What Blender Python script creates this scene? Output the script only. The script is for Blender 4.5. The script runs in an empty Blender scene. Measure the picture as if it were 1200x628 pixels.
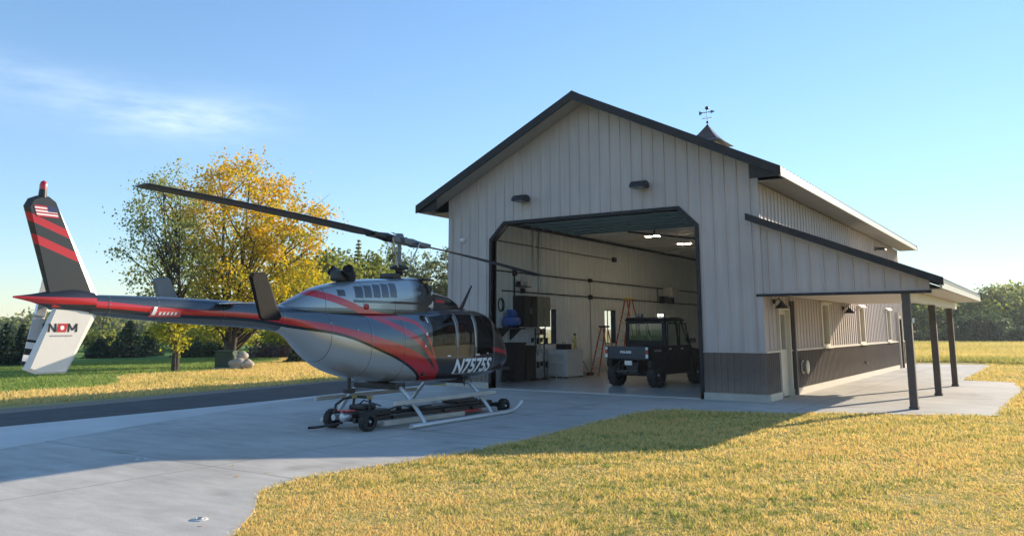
import bpy, bmesh, math, random
import numpy as np
from mathutils import Vector, Matrix
R = math.radians
PI = math.pi
random.seed(7)
sc = bpy.context.scene
COL = sc.collection

# ------------------------------------------------------------------ helpers
def tag(o, label=None, cat=None, group=None, kind=None):
    if label: o['label'] = label
    if cat: o['category'] = cat
    if group: o['group'] = group
    if kind: o['kind'] = kind
    return o

def empty(name, loc=(0, 0, 0), rz=0.0, label=None, cat=None, group=None):
    o = bpy.data.objects.new(name, None)
    o.empty_display_size = .3
    COL.objects.link(o)
    o.location = loc
    o.rotation_euler = (0, 0, rz)
    return tag(o, label, cat, group)

class MB:
    """collects shapes for one mesh object"""
    def __init__(s):
        s.bm = bmesh.new()
    def _add(s, vs, fs, mi=0, smooth=False):
        bv = [s.bm.verts.new(v) for v in vs]
        out = []
        for f in fs:
            try:
                fc = s.bm.faces.new([bv[i] for i in f])
                fc.material_index = mi
                fc.smooth = smooth
                out.append(fc)
            except ValueError:
                pass
        return bv, out
    def box(s, a, b, mi=0, bev=0.0, rot=None, piv=None):
        (x0, y0, z0), (x1, y1, z1) = a, b
        vs = [Vector(p) for p in ((x0, y0, z0), (x1, y0, z0), (x1, y1, z0), (x0, y1, z0), (x0, y0, z1), (x1, y0, z1), (x1, y1, z1), (x0, y1, z1))]
        if rot is not None:
            c = Vector(piv) if piv is not None else sum(vs, Vector()) / 8
            vs = [c + rot @ (v - c) for v in vs]
        bv, fs = s._add(vs, [(0, 3, 2, 1), (4, 5, 6, 7), (0, 1, 5, 4), (1, 2, 6, 5), (2, 3, 7, 6), (3, 0, 4, 7)], mi)
        if bev > 0:
            es = list({e for f in fs for e in f.edges})
            bmesh.ops.bevel(s.bm, geom=es, offset=bev, segments=2, affect='EDGES', profile=.6)
        return s
    def prism(s, pts, axis, a, b, mi=0, bev=0.0):
        """extrude 2-D outline along axis; pts are the two other coords in xyz order"""
        def mk(p, t):
            if axis == 0: return (t, p[0], p[1])
            if axis == 1: return (p[0], t, p[1])
            return (p[0], p[1], t)
        n = len(pts)
        vs = [mk(p, a) for p in pts] + [mk(p, b) for p in pts]
        fs = [tuple(range(n))[::-1], tuple(range(n, 2 * n))] + [(i, (i + 1) % n, n + (i + 1) % n, n + i) for i in range(n)]
        bv, fc = s._add(vs, fs, mi)
        bmesh.ops.recalc_face_normals(s.bm, faces=fc)
        if bev > 0:
            es = list({e for f in fc for e in f.edges})
            bmesh.ops.bevel(s.bm, geom=es, offset=bev, segments=2, affect='EDGES', profile=.6)
        return s
    def tube(s, pts, r, n=10, mi=0, cap=True):
        pts = [Vector(p) for p in pts]
        rs = r if isinstance(r, (list, tuple)) else [r] * len(pts)
        rings = []
        up = Vector((0, 0, 1))
        prev = None
        for i, p in enumerate(pts):
            if i == 0: d = pts[1] - pts[0]
            elif i == len(pts) - 1: d = pts[-1] - pts[-2]
            else: d = (pts[i + 1] - pts[i]).normalized() + (pts[i] - pts[i - 1]).normalized()
            d.normalize()
            if prev is None:
                ref = up if abs(d.z) < .9 else Vector((1, 0, 0))
                a = d.cross(ref).normalized()
            else:
                a = prev - d * prev.dot(d)
                a.normalize()
            prev = a
            b = d.cross(a).normalized()
            rings.append([p + (a * math.cos(2 * PI * k / n) + b * math.sin(2 * PI * k / n)) * rs[i] for k in range(n)])
        vs = [v for ring in rings for v in ring]
        fs = []
        for i in range(len(rings) - 1):
            for k in range(n):
                fs.append((i * n + k, i * n + (k + 1) % n, (i + 1) * n + (k + 1) % n, (i + 1) * n + k))
        s._add(vs, fs, mi, True)
        if cap:
            s._add(rings[0], [tuple(range(n))], mi)
            s._add(rings[-1], [tuple(range(n))[::-1]], mi)
        return s
    def cyl(s, a, b, r, n=20, mi=0, bev=0):
        if bev:
            a, b = Vector(a), Vector(b)
            d = (b - a).normalized()
            return s.tube([a, a + d * 1e-4, a + d * bev, b - d * bev, b - d * 1e-4, b], [r * .3, r - bev, r, r, r - bev, r * .3], n, mi)
        return s.tube([a, b], r, n, mi)
    def lathe(s, prof, axis_o, axis_d, n=28, mi=0, smooth=True):
        """prof: (radius, along)"""
        o = Vector(axis_o); d = Vector(axis_d).normalized()
        ref = Vector((0, 0, 1)) if abs(d.z) < .9 else Vector((1, 0, 0))
        a = d.cross(ref).normalized(); b = d.cross(a)
        vs = []
        for (r, t) in prof:
            for k in range(n):
                an = 2 * PI * k / n
                vs.append(o + d * t + (a * math.cos(an) + b * math.sin(an)) * r)
        fs = [(i * n + k, i * n + (k + 1) % n, (i + 1) * n + (k + 1) % n, (i + 1) * n + k) for i in range(len(prof) - 1) for k in range(n)]
        s._add(vs, fs, mi, smooth)
        return s
    def quad(s, pts, mi=0):
        s._add(pts, [tuple(range(len(pts)))], mi)
        return s
    def ball(s, c, r, sx=1, sy=1, sz=1, mi=0, seg=12):
        ret = bmesh.ops.create_icosphere(s.bm, subdivisions=2, radius=r, matrix=Matrix.Translation(c) @ Matrix.Diagonal((sx, sy, sz, 1)))
        for v in ret['verts']:
            for f in v.link_faces:
                f.material_index = mi; f.smooth = True
        return s
    def build(s, name, mats, parent=None, label=None, cat=None, group=None, kind=None, fixn=False):
        me = bpy.data.meshes.new(name)
        if fixn: bmesh.ops.recalc_face_normals(s.bm, faces=s.bm.faces)
        s.bm.to_mesh(me); s.bm.free()
        for m in (mats if isinstance(mats, (list, tuple)) else [mats]): me.materials.append(m)
        o = bpy.data.objects.new(name, me)
        COL.objects.link(o)
        if parent: o.parent = parent
        return tag(o, label, cat, group, kind)

# ------------------------------------------------------------------ materials
def newmat(name):
    m = bpy.data.materials.new(name); m.use_nodes = True
    nt = m.node_tree; nt.nodes.clear()
    out = nt.nodes.new('ShaderNodeOutputMaterial')
    return m, nt, out
def nd(nt, t, **kw):
    n = nt.nodes.new(t)
    for k, v in kw.items(): setattr(n, k, v)
    return n
def mth(nt, op, a, b=None, c=None):
    n = nt.nodes.new('ShaderNodeMath'); n.operation = op
    for i, v in enumerate((a, b, c)):
        if v is None: continue
        if isinstance(v, (int, float)): n.inputs[i].default_value = v
        else: nt.links.new(v, n.inputs[i])
    return n.outputs[0]
def mixc(nt, f, a, b):
    n = nt.nodes.new('ShaderNodeMix'); n.data_type = 'RGBA'
    for sock, v in ((n.inputs[0], f), (n.inputs[6], a), (n.inputs[7], b)):
        if isinstance(v, (int, float)): sock.default_value = v
        elif isinstance(v, (tuple, list)): sock.default_value = (*v[:3], 1)
        else: nt.links.new(v, sock)
    return n.outputs[2]
def noise(nt, vec, scale, detail=4, rough=.6):
    n = nd(nt, 'ShaderNodeTexNoise'); n.inputs['Scale'].default_value = scale
    n.inputs['Detail'].default_value = detail; n.inputs['Roughness'].default_value = rough
    if vec is not None: nt.links.new(vec, n.inputs['Vector'])
    return n.outputs['Fac']
def ramp(nt, f, pts):
    n = nd(nt, 'ShaderNodeValToRGB'); nt.links.new(f, n.inputs[0])
    el = n.color_ramp.elements
    while len(el) > 1: el.remove(el[-1])
    el[0].position = pts[0][0]; el[0].color = (*pts[0][1], 1)
    for p, c in pts[1:]:
        e = el.new(p); e.color = (*c, 1)
    return n.outputs[0]
def pmat(name, col, rough=.6, metal=0.0, var=.12, vs=3.0, bump=0.0, bs=40.0, coat=0.0, spec=.5, rvar=.1):
    m, nt, out = newmat(name)
    p = nd(nt, 'ShaderNodeBsdfPrincipled')
    tc = nd(nt, 'ShaderNodeTexCoord').outputs['Object']
    f = noise(nt, tc, vs, 5)
    a = tuple(c * (1 - var) for c in col); b = tuple(min(1, c * (1 + var)) for c in col)
    c = ramp(nt, f, [(.3, a), (.7, b)])
    nt.links.new(c, p.inputs['Base Color'])
    f2 = noise(nt, tc, vs * 4 + 3, 4)
    nt.links.new(mth(nt, 'MULTIPLY_ADD', f2, rvar * 2, max(0.02, rough - rvar)), p.inputs['Roughness'])
    p.inputs['Metallic'].default_value = metal
    p.inputs['Coat Weight'].default_value = coat
    p.inputs['Coat Roughness'].default_value = .06
    p.inputs['Specular IOR Level'].default_value = spec
    if bump:
        bn = nd(nt, 'ShaderNodeBump'); bn.inputs['Strength'].default_value = bump; bn.inputs['Distance'].default_value = .02
        nt.links.new(noise(nt, tc, bs, 5), bn.inputs['Height']); nt.links.new(bn.outputs[0], p.inputs['Normal'])
    nt.links.new(p.outputs[0], out.inputs[0])
    return m
def emis(name, col, s):
    m, nt, out = newmat(name); e = nd(nt, 'ShaderNodeEmission')
    e.inputs[0].default_value = (*col, 1); e.inputs[1].default_value = s
    nt.links.new(e.outputs[0], out.inputs[0]); return m
def glassmat(name, tint, refl=1.0):
    m, nt, out = newmat(name)
    t = nd(nt, 'ShaderNodeBsdfTransparent'); t.inputs[0].default_value = (*tint, 1)
    g = nd(nt, 'ShaderNodeBsdfGlossy'); g.inputs['Roughness'].default_value = .03
    ge = nd(nt, 'ShaderNodeNewGeometry'); dt = nd(nt, 'ShaderNodeVectorMath'); dt.operation = 'DOT_PRODUCT'
    nt.links.new(ge.outputs['Normal'], dt.inputs[0]); nt.links.new(ge.outputs['Incoming'], dt.inputs[1])
    fz = mth(nt, 'MULTIPLY_ADD', mth(nt, 'POWER', mth(nt, 'SUBTRACT', 1.0, mth(nt, 'ABSOLUTE', dt.outputs['Value'])), 5.0), .96, .04)
    mx = nd(nt, 'ShaderNodeMixShader')
    nt.links.new(mth(nt, 'MINIMUM', mth(nt, 'MULTIPLY', fz, refl), 1.0), mx.inputs[0])
    nt.links.new(t.outputs[0], mx.inputs[1]); nt.links.new(g.outputs[0], mx.inputs[2])
    nt.links.new(mx.outputs[0], out.inputs[0]); return m
def siding(name, col, rough=.45):
    """painted steel siding: faint vertical dust streaks and soft waviness"""
    m, nt, out = newmat(name)
    p = nd(nt, 'ShaderNodeBsdfPrincipled')
    tc = nd(nt, 'ShaderNodeTexCoord').outputs['Object']
    mp = nd(nt, 'ShaderNodeMapping'); mp.inputs['Scale'].default_value = (6, 6, .35); nt.links.new(tc, mp.inputs[0])
    f1 = noise(nt, mp.outputs[0], 1.5, 6)
    f2 = noise(nt, tc, .5, 3)
    f = mth(nt, 'MULTIPLY_ADD', f2, .5, mth(nt, 'MULTIPLY', f1, .5))
    cc = ramp(nt, f, [(.3, tuple(c * .80 for c in col)), (.7, tuple(c * 1.12 for c in col))])
    # dust splashed up from the ground, ragged upper limit
    sz = nd(nt, 'ShaderNodeSeparateXYZ'); nt.links.new(tc, sz.inputs[0])
    mr = nd(nt, 'ShaderNodeMapRange'); nt.links.new(mth(nt, 'MULTIPLY_ADD', noise(nt, tc, 3.5, 5), -.6, sz.outputs[2]), mr.inputs[0])
    mr.inputs[1].default_value = .35; mr.inputs[2].default_value = -.15; mr.inputs[3].default_value = 0; mr.inputs[4].default_value = .55
    nt.links.new(mixc(nt, mr.outputs[0], cc, (.26, .22, .17)), p.inputs['Base Color'])
    nt.links.new(mth(nt, 'MULTIPLY_ADD', f1, .2, rough - .1), p.inputs['Roughness'])
    bn = nd(nt, 'ShaderNodeBump'); bn.inputs['Strength'].default_value = .15; bn.inputs['Distance'].default_value = .01
    nt.links.new(noise(nt, tc, 2.2, 2), bn.inputs['Height']); nt.links.new(bn.outputs[0], p.inputs['Normal'])
    nt.links.new(p.outputs[0], out.inputs[0]); return m

M = {}
M['siding'] = siding('taupe_siding', (.47, .395, .365), .6)
M['wains'] = siding('brown_wainscot', (.135, .10, .08), .7)
M['liner'] = siding('white_liner', (.86, .89, .88), .4)
M['ceil'] = siding('white_ceiling', (.78, .79, .75), .5)
M['trim'] = pmat('charcoal_trim', (.017, .016, .018), .6, var=.15, spec=.3)
M['roof'] = pmat('charcoal_roof', (.04, .04, .043), .38, var=.15, metal=.3)
M['soffit'] = pmat('tan_soffit', (.30, .285, .26), .55, var=.08)
M['fasc'] = pmat('tan_fascia', (.55, .50, .42), .35, var=.06)
M['post'] = pmat('brown_post', (.075, .055, .045), .6, var=.2, bump=.3)
M['found'] = pmat('foundation_concrete', (.42, .39, .34), .8, var=.12, bump=.2)
M['cream'] = pmat('cream_trim', (.62, .55, .44), .5, var=.06)
M['white'] = pmat('white_paint', (.75, .75, .73), .4, var=.05)
M['black'] = pmat('black_plastic', (.012, .012, .013), .45, var=.2)
M['dark'] = pmat('dark_metal', (.03, .032, .035), .4, metal=.5, var=.2)
M['steel'] = pmat('brushed_steel', (.5, .52, .53), .35, metal=.9, var=.1)
M['alu'] = pmat('silver_paint', (.55, .57, .58), .35, metal=.55, var=.08)
M['rubber'] = pmat('rubber', (.018, .018, .018), .75, var=.2, bump=.2)
M['red'] = pmat('red_paint', (.50, .012, .02), .3, var=.08, coat=.6)
M['redfab'] = pmat('red_vinyl', (.85, .02, .03), .5, var=.1)
M['blue'] = pmat('blue_paint', (.03, .12, .45), .35, var=.1, coat=.4)
M['orange'] = pmat('orange_fibreglass', (.55, .06, .02), .45, var=.1)
M['yellow'] = pmat('yellow_plastic', (.75, .5, .05), .45, var=.1)
M['tan'] = pmat('tan_panel', (.28, .25, .17), .6, var=.12)
M['teal'] = pmat('teal_door_panel', (.15, .28, .32), .4, var=.15)
M['glass'] = glassmat('window_glass', (.93, .95, .94), 1.0)
M['wglass'] = glassmat('pale_window_glass', (.45, .6, .62), 3.0)
M['hglass'] = glassmat('tinted_cockpit_glass', (.15, .16, .18), .6)
M['utvglass'] = glassmat('vehicle_glass', (.8, .86, .84), 1.5)
M['stone'] = pmat('pale_stone', (.42, .38, .33), .85, var=.25, bump=.6, bs=8)
M['greenbox'] = pmat('green_enamel', (.02, .05, .03), .5, var=.15)
M['gcoat'] = pmat('black_gloss', (.010, .011, .014), .18, var=.1, coat=1.0)
M['whitelet'] = pmat('white_lettering', (.8, .8, .8), .4, var=.03)
M['blacklet'] = pmat('black_lettering', (.01, .01, .01), .4, var=.03)
M['greylet'] = pmat('grey_lettering', (.3, .3, .32), .4, var=.03)
M['navylet'] = pmat('navy_lettering', (.02, .03, .12), .4, var=.03)
M['lampglow'] = emis('lamp_glow', (1.0, .74, .45), 30)
M['ledglow'] = emis('led_glow', (1.0, .97, .9), 6)
M['fin_white'] = pmat('white_fin_paint', (.66, .64, .59), .35, var=.05, coat=.4)
M['bark'] = pmat('bark', (.055, .045, .038), .9, var=.35, vs=5, bump=.8, bs=12)

def leafmat(name, cols, trans=.45):
    m, nt, out = newmat(name)
    at = nd(nt, 'ShaderNodeAttribute'); at.attribute_name = 'leafvar'
    c = ramp(nt, at.outputs['Fac'], [(i / (len(cols) - 1), cc) for i, cc in enumerate(cols)])
    p = nd(nt, 'ShaderNodeBsdfPrincipled'); p.inputs['Roughness'].default_value = .6
    p.inputs['Specular IOR Level'].default_value = .25
    t = nd(nt, 'ShaderNodeBsdfTranslucent')
    nt.links.new(c, p.inputs['Base Color'])
    h = nd(nt, 'ShaderNodeHueSaturation'); h.inputs['Value'].default_value = 1.35; h.inputs['Saturation'].default_value = 1.1
    nt.links.new(c, h.inputs['Color']); nt.links.new(h.outputs[0], t.inputs[0])
    mx = nd(nt, 'ShaderNodeMixShader'); mx.inputs[0].default_value = trans
    nt.links.new(p.outputs[0], mx.inputs[1]); nt.links.new(t.outputs[0], mx.inputs[2])
    nt.links.new(mx.outputs[0], out.inputs[0])
    return m
L = {}
L['orange'] = leafmat('maple_leaves', [(.20, .22, .04), (.42, .37, .05), (.60, .44, .06), (.68, .40, .05), (.64, .28, .05)])
L['green'] = leafmat('ash_leaves', [(.11, .14, .05), (.20, .24, .08), (.32, .34, .11), (.42, .38, .12)])
L['olive'] = leafmat('olive_leaves', [(.08, .11, .03), (.15, .18, .045), (.24, .26, .06), (.36, .32, .07)])
L['yellow'] = leafmat('yellow_leaves', [(.18, .19, .03), (.38, .36, .05), (.52, .44, .06)])
L['spruce'] = leafmat('spruce_needles', [(.014, .032, .02), (.03, .062, .035), (.05, .09, .05)], .25)
L['dark'] = leafmat('dark_leaves', [(.03, .05, .025), (.06, .095, .04), (.10, .13, .05)], .4)
L['far'] = leafmat('far_leaves', [(.09, .12, .05), (.15, .19, .07), (.24, .25, .09), (.33, .29, .10)], .5)
L['poplar'] = leafmat('poplar_leaves', [(.06, .08, .045), (.13, .16, .08), (.24, .26, .14)], .45)
L['purple'] = leafmat('plum_leaves', [(.06, .035, .05), (.13, .09, .11), (.22, .17, .17)], .3)
L['dry'] = leafmat('dry_blades', [(.15, .20, .05), (.38, .36, .11), (.62, .49, .18), (.78, .60, .26), (.68, .45, .17)], .4)
L['lawn'] = leafmat('lawn_blades', [(.13, .20, .05), (.22, .30, .08), (.33, .38, .12)], .4)

def fastmesh(name, verts, nper, var, mat, parent=None):
    """verts (N*nper,3) -> N polygons of nper verts, with per-face attribute leafvar"""
    me = bpy.data.meshes.new(name)
    nv = len(verts); nf = nv // nper
    me.vertices.add(nv); me.vertices.foreach_set('co', np.ascontiguousarray(verts, dtype=np.float32).ravel())
    me.loops.add(nv); me.loops.foreach_set('vertex_index', np.arange(nv, dtype=np.int32))
    me.polygons.add(nf)
    me.polygons.foreach_set('loop_start', np.arange(0, nv, nper, dtype=np.int32))
    me.polygons.foreach_set('loop_total', np.full(nf, nper, dtype=np.int32))
    at = me.attributes.new('leafvar', 'FLOAT', 'FACE')
    at.data.foreach_set('value', np.clip(var, 0, 1).astype(np.float32))
    me.update(calc_edges=True)
    me.materials.append(mat)
    o = bpy.data.objects.new(name, me); COL.objects.link(o)
    if parent: o.parent = parent
    return o
# ------------------------------------------------------------------ ground, apron, drive
def concrete():
    m, nt, out = newmat('broom_concrete')
    p = nd(nt, 'ShaderNodeBsdfPrincipled')
    tc = nd(nt, 'ShaderNodeTexCoord').outputs['Object']
    f1 = noise(nt, tc, .35, 5, .6); mp_ = nd(nt, 'ShaderNodeMapping'); mp_.inputs['Rotation'].default_value = (0, 0, .35); mp_.inputs['Scale'].default_value = (.45, 1.6, 1); nt.links.new(tc, mp_.inputs[0]); f2 = noise(nt, mp_.outputs[0], 2.6, 7, .7); f3 = noise(nt, tc, 60, 3, .6)
    f = mth(nt, 'ADD', mth(nt, 'MULTIPLY', f1, .45), mth(nt, 'ADD', mth(nt, 'MULTIPLY', f2, .35), mth(nt, 'MULTIPLY', f3, .2)))
    c = ramp(nt, f, [(.36, (.31, .30, .275)), (.5, (.47, .455, .415)), (.64, (.63, .605, .55))])
    # sawn control joints every ~3 m
    sx = nd(nt, 'ShaderNodeSeparateXYZ'); nt.links.new(tc, sx.inputs[0])
    def joint(v, off, sp):
        fr = mth(nt, 'FRACT', mth(nt, 'DIVIDE', mth(nt, 'ADD', v, off), sp))
        return mth(nt, 'LESS_THAN', mth(nt, 'ABSOLUTE', mth(nt, 'SUBTRACT', fr, .5)), .0032)
    j = mth(nt, 'MAXIMUM', joint(sx.outputs[0], 1.0, 4.0), joint(sx.outputs[1], 2.2, 4.0))
    # a few oil and water stains
    st = ramp(nt, noise(nt, tc, .9, 2), [(.58, (1, 1, 1)), (.68, (.80, .79, .77))])
    mm = nd(nt, 'ShaderNodeMix'); mm.data_type = 'RGBA'; mm.blend_type = 'MULTIPLY'; mm.inputs[0].default_value = 1
    nt.links.new(c, mm.inputs[6]); nt.links.new(st, mm.inputs[7])
    c2 = mixc(nt, mth(nt, 'MULTIPLY', j, .55), mm.outputs[2], (.09, .09, .09))
    nt.links.new(c2, p.inputs['Base Color'])
    p.inputs['Roughness'].default_value = .75
    bn = nd(nt, 'ShaderNodeBump'); bn.inputs['Strength'].default_value = .35; bn.inputs['Distance'].default_value = .008
    nt.links.new(mth(nt, 'ADD', f2, f3), bn.inputs['Height']); nt.links.new(bn.outputs[0], p.inputs['Normal'])
    nt.links.new(p.outputs[0], out.inputs[0]); return m
M['conc'] = concrete()
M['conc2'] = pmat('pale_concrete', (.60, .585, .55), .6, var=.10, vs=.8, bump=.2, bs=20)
M['asph'] = pmat('asphalt', (.075, .073, .074), .85, var=.25, vs=1.2, bump=.6, bs=90)
M['gravel'] = pmat('tan_gravel', (.26, .215, .17), .95, var=.3, vs=14, bump=.8, bs=60)
M['floor'] = pmat('sealed_floor', (.58, .59, .57), .18, var=.08, vs=.7, rvar=.06)

def groundmat():
    m, nt, out = newmat('mown_grass_soil')
    p = nd(nt, 'ShaderNodeBsdfPrincipled'); p.inputs['Roughness'].default_value = .95
    p.inputs['Specular IOR Level'].default_value = .1
    tc = nd(nt, 'ShaderNodeTexCoord').outputs['Object']
    sx = nd(nt, 'ShaderNodeSeparateXYZ'); nt.links.new(tc, sx.inputs[0])
    x, y = sx.outputs[0], sx.outputs[1]
    n1 = noise(nt, tc, .25, 5); n2 = noise(nt, tc, 2.5, 6, .7); n3 = noise(nt, tc, 25, 4, .7)
    f = mth(nt, 'ADD', mth(nt, 'MULTIPLY', n1, .3), mth(nt, 'ADD', mth(nt, 'MULTIPLY', n2, .35), mth(nt, 'MULTIPLY', n3, .35)))
    dry = ramp(nt, f, [(.34, (.20, .20, .07)), (.46, (.40, .34, .13)), (.58, (.52, .42, .17)), (.7, (.46, .31, .12))])
    grn = ramp(nt, f, [(.34, (.08, .15, .04)), (.52, (.15, .25, .06)), (.7, (.22, .32, .09))])
    # green lawn left of the line x = -16.8 - .62*(y+8.5)
    ln = mth(nt, 'ADD', x, mth(nt, 'MULTIPLY_ADD', y, .62, 21.9))
    ln = mth(nt, 'ADD', ln, mth(nt, 'MULTIPLY', mth(nt, 'SUBTRACT', n1, .5), 5.0))
    msk = mth(nt, 'MULTIPLY_ADD', ln, -.8, .5); 
    cl = nd(nt, 'ShaderNodeClamp'); nt.links.new(msk, cl.inputs[0])
    nt.links.new(mixc(nt, cl.outputs[0], dry, grn), p.inputs['Base Color'])
    bn = nd(nt, 'ShaderNodeBump'); bn.inputs['Strength'].default_value = .8; bn.inputs['Distance'].default_value = .05
    nt.links.new(mth(nt, 'ADD', n2, n3), bn.inputs['Height']); nt.links.new(bn.outputs[0], p.inputs['Normal'])
    nt.links.new(p.outputs[0], out.inputs[0]); return m
M['ground'] = groundmat()

g = MB()
S = 1500
g.box((-S, -S, -1.2), (S, S, -.012))
g.build('ground', M['ground'], kind='structure')

g = MB()
apron = [(-5.5, -30), (-.0, -30), (-.0, -14.2), (-.65, -13.45), (-1.34, -12.85), (-1.52, -12.2), (-1.5, -11.5), (-1.25, -10.5), (-1.14, -9.4), (-1.17, -8), (-1.28, -5.6), (-1.45, -3.6),
         (-1.3, -3.0), (-.9, -2.68), (.4, -2.4), (1.3, -2.0), (2.1, -1.5), (3.25, -1.0), (4.46, -.43), (4.6, 7.7), (4.3, 10.9), (2.9, 11.3), (2.9, 24), (0.0, 24), (0, 0), (-9.7, 0), (-9.62, -3.6), (-8.83, -6.9), (-6.6, -13.0)]
g.prism(apron, 2, -.14, 0.0)
g.build('concrete_apron', M['conc'], kind='structure')
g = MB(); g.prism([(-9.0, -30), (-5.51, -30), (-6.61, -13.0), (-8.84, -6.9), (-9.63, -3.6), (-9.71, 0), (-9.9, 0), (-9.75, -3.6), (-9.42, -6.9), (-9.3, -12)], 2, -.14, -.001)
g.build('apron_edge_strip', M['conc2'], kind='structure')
g = MB(); g.prism([(-12.2, -30), (-9.02, -30), (-9.32, -12), (-9.44, -6.9), (-9.77, -3.6), (-9.92, 0), (-9.92, 40), (-13.6, 40), (-13.2, -.8), (-12.4, -5.2), (-11.6, -10.8)], 2, -.16, -.004)
g.build('asphalt_drive', M['asph'], kind='structure')
g = MB(); g.prism([(-13.5, -30), (-12.22, -30), (-11.62, -10.8), (-12.42, -5.2), (-13.22, -.8), (-13.62, 40), (-14.3, 40), (-13.9, -.6), (-13.2, -5.0), (-12.6, -10.6)], 2, -.17, -.008)
g.build('gravel_verge', M['gravel'], kind='structure')
g = MB(); g.prism([(-60, -6.5), (-27, -4.4), (-27, -3.7), (-60, -5.5)], 2, -.1, -.006)
g.build('footpath', M['conc2'], kind='structure')

for i, (x, y, lab) in enumerate(((-4.18, -12.37, 'pale tie-down anchor set in the shaded concrete apron'), (-.75, -13.95, 'pale tie-down anchor set in the sunlit concrete near the grass corner'))):
    e = empty('ground_anchor', (x, y, .001), 0, lab, 'ground anchor')
    m = MB(); m.lathe([(.001, .004), (.045, .004), (.07, .006), (.075, .0)], (0, 0, 0), (0, 0, 1), 20); m.build('cover_plate', M['conc2'], e)
    m = MB(); m.tube([(.03 * math.cos(a), .03 * math.sin(a), .010) for a in [2 * PI * k / 14 for k in range(15)]], .005, 6); m.build('ring', M['steel'], e)
# ------------------------------------------------------------------ hangar
HX0, HX1, HY1 = -9.06, 0.0, 20.0
RX, RZ, SL = -4.53, 7.76, .492
def roofz(x): return RZ - SL * abs(x - RX)
hangar = empty('hangar', (0, 0, 0), 0, 'taupe metal-sided hangar with dark gable roof, big open doorway and a porch on its right', 'hangar')
JL, JR, OH, CH = -7.53, -1.53, 4.5, .43
WT = .16
def optop(x):
    if x <= JL or x >= JR: return None
    if x < JL + CH: return OH - CH + (x - JL)
    if x > JR - CH: return OH - CH + (JR - x)
    return OH
# front wall
m = MB()
zt = lambda x: roofz(x) - .14
out_ = [(HX0, .16), (JL, .16), (JL, OH - CH), (JL + CH, OH), (JR - CH, OH), (JR, OH - CH), (JR, .16), (HX1, .16), (HX1, zt(HX1)), (RX, zt(RX)), (HX0, zt(HX0))]
m.prism(out_, 1, 0, WT)
RS = .302
nr = int((HX1 - HX0) / RS) + 1
for i in range(nr):
    x = HX0 + .12 + i * RS
    if x > HX1 - .03: break
    z0 = 1.10
    o = optop(x)
    if o: z0 = max(o + .09, optop(x + .02) or 0, (optop(x - .02) or 0) + .09)
    if o is None and (JL - .1 < x < JR + .1): continue
    m.prism([(x - .022, -.0), (x - .010, -.024), (x + .010, -.024), (x + .022, -.0)], 2, z0, zt(x) - .03)
# porch gable continues the same plane
for i in range(12):
    x = HX1 + .16 + i * RS
    if x > 3.3: break
    m.prism([(x - .022, -.0), (x - .010, -.024), (x + .010, -.024), (x + .022, -.0)], 2, 2.46, 3.93 - .409 * x)
m.prism([(0, 2.40), (3.42, 2.40), (3.42, 4.0 - .409 * 3.42), (0, 4.0)], 1, 0.002, .10)
m.build('front_wall', M['siding'], hangar)

def wall_x(mb, x0, x1, y0, y1, z0, z1, holes):
    """wall slab between x0 and x1, running along y, with rectangular holes (ya,yb,za,zb)"""
    cur = y0
    for (ya, yb, za, zb) in sorted(holes):
        if ya > cur: mb.box((x0, cur, z0), (x1, ya, z1))
        if za > z0: mb.box((x0, ya, z0), (x1, yb, za))
        if zb < z1: mb.box((x0, ya, zb), (x1, yb, z1))
        cur = yb
    if cur < y1: mb.box((x0, cur, z0), (x1, y1, z1))
RW = [(5.42, 6.22, 1.17, 2.30), (10.65, 11.45, 1.17, 2.30), (15.9, 16.7, 1.17, 2.30)]
RD = [(1.16, 2.02, .02, 2.10), (18.55, 19.4, .02, 2.05)]
LW = [(4.68, 5.79, 1.10, 2.28), (9.4, 10.36, 1.06, 2.33)]
ZW = 4.98
def ribs_x(mb, x, sgn, y0, y1, z0, z1, holes, sp=RS, d=.024, w=.022):
    n = int((y1 - y0) / sp)
    for i in range(n + 1):
        y = y0 + .12 + i * sp
        if y > y1 - .03: break
        segs = [(z0, z1)]
        for (ya, yb, za, zb) in holes:
            if ya - .1 < y < yb + .1:
                ns = []
                for (a, b) in segs:
                    if za - .1 > a: ns.append((a, min(b, za - .1)))
                    if zb + .1 < b: ns.append((max(a, zb + .1), b))
                segs = ns
        for (a, b) in segs:
            if b - a > .05:
                mb.prism([(x, y - w), (x + sgn * d, y - w * .45), (x + sgn * d, y + w * .45), (x, y + w)], 2, a, b)
m = MB(); wall_x(m, -WT, 0, WT, HY1, .16, ZW, RW + RD)
ribs_x(m, 0, 1, 0, HY1, 1.14, ZW, RW + RD)
m.build('side_wall', M['siding'], hangar)
m = MB(); wall_x(m, HX0, HX0 + WT, WT, HY1, .16, ZW, LW)
ribs_x(m, HX0, -1, 0, HY1, 1.14, ZW, LW)
m.build('side_wall', M['siding'], hangar)
m = MB()
m.prism([(HX0 + WT, .16), (HX1 - WT, .16), (HX1 - WT, zt(HX1 - WT)), (RX, zt(RX)), (HX0 + WT, zt(HX0 + WT))], 1, HY1 - WT, HY1)
m.build('rear_wall', M['siding'], hangar)
# concrete kerb under the walls
m = MB()
m.box((JR, -.05, -.1), (.05, .155, .158)); m.box((HX0 - .05, -.05, -.1), (JL, .155, .158))
m.box((HX0 - .05, .155, -.1), (HX0 + .155, HY1 + .05, .158))
m.build('foundation', M['found'], hangar)
m = MB(); m.box((-.155, .155, -.1), (.05, 1.16, .158)); m.box((-.155, 2.02, -.1), (.05, 18.55, .158)); m.box((-.155, 19.4, -.1), (.05, HY1 + .05, .158))
m.build('foundation', M['cream'], hangar)  # side kerb in lighter cream: sunlight put into its colour
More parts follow.
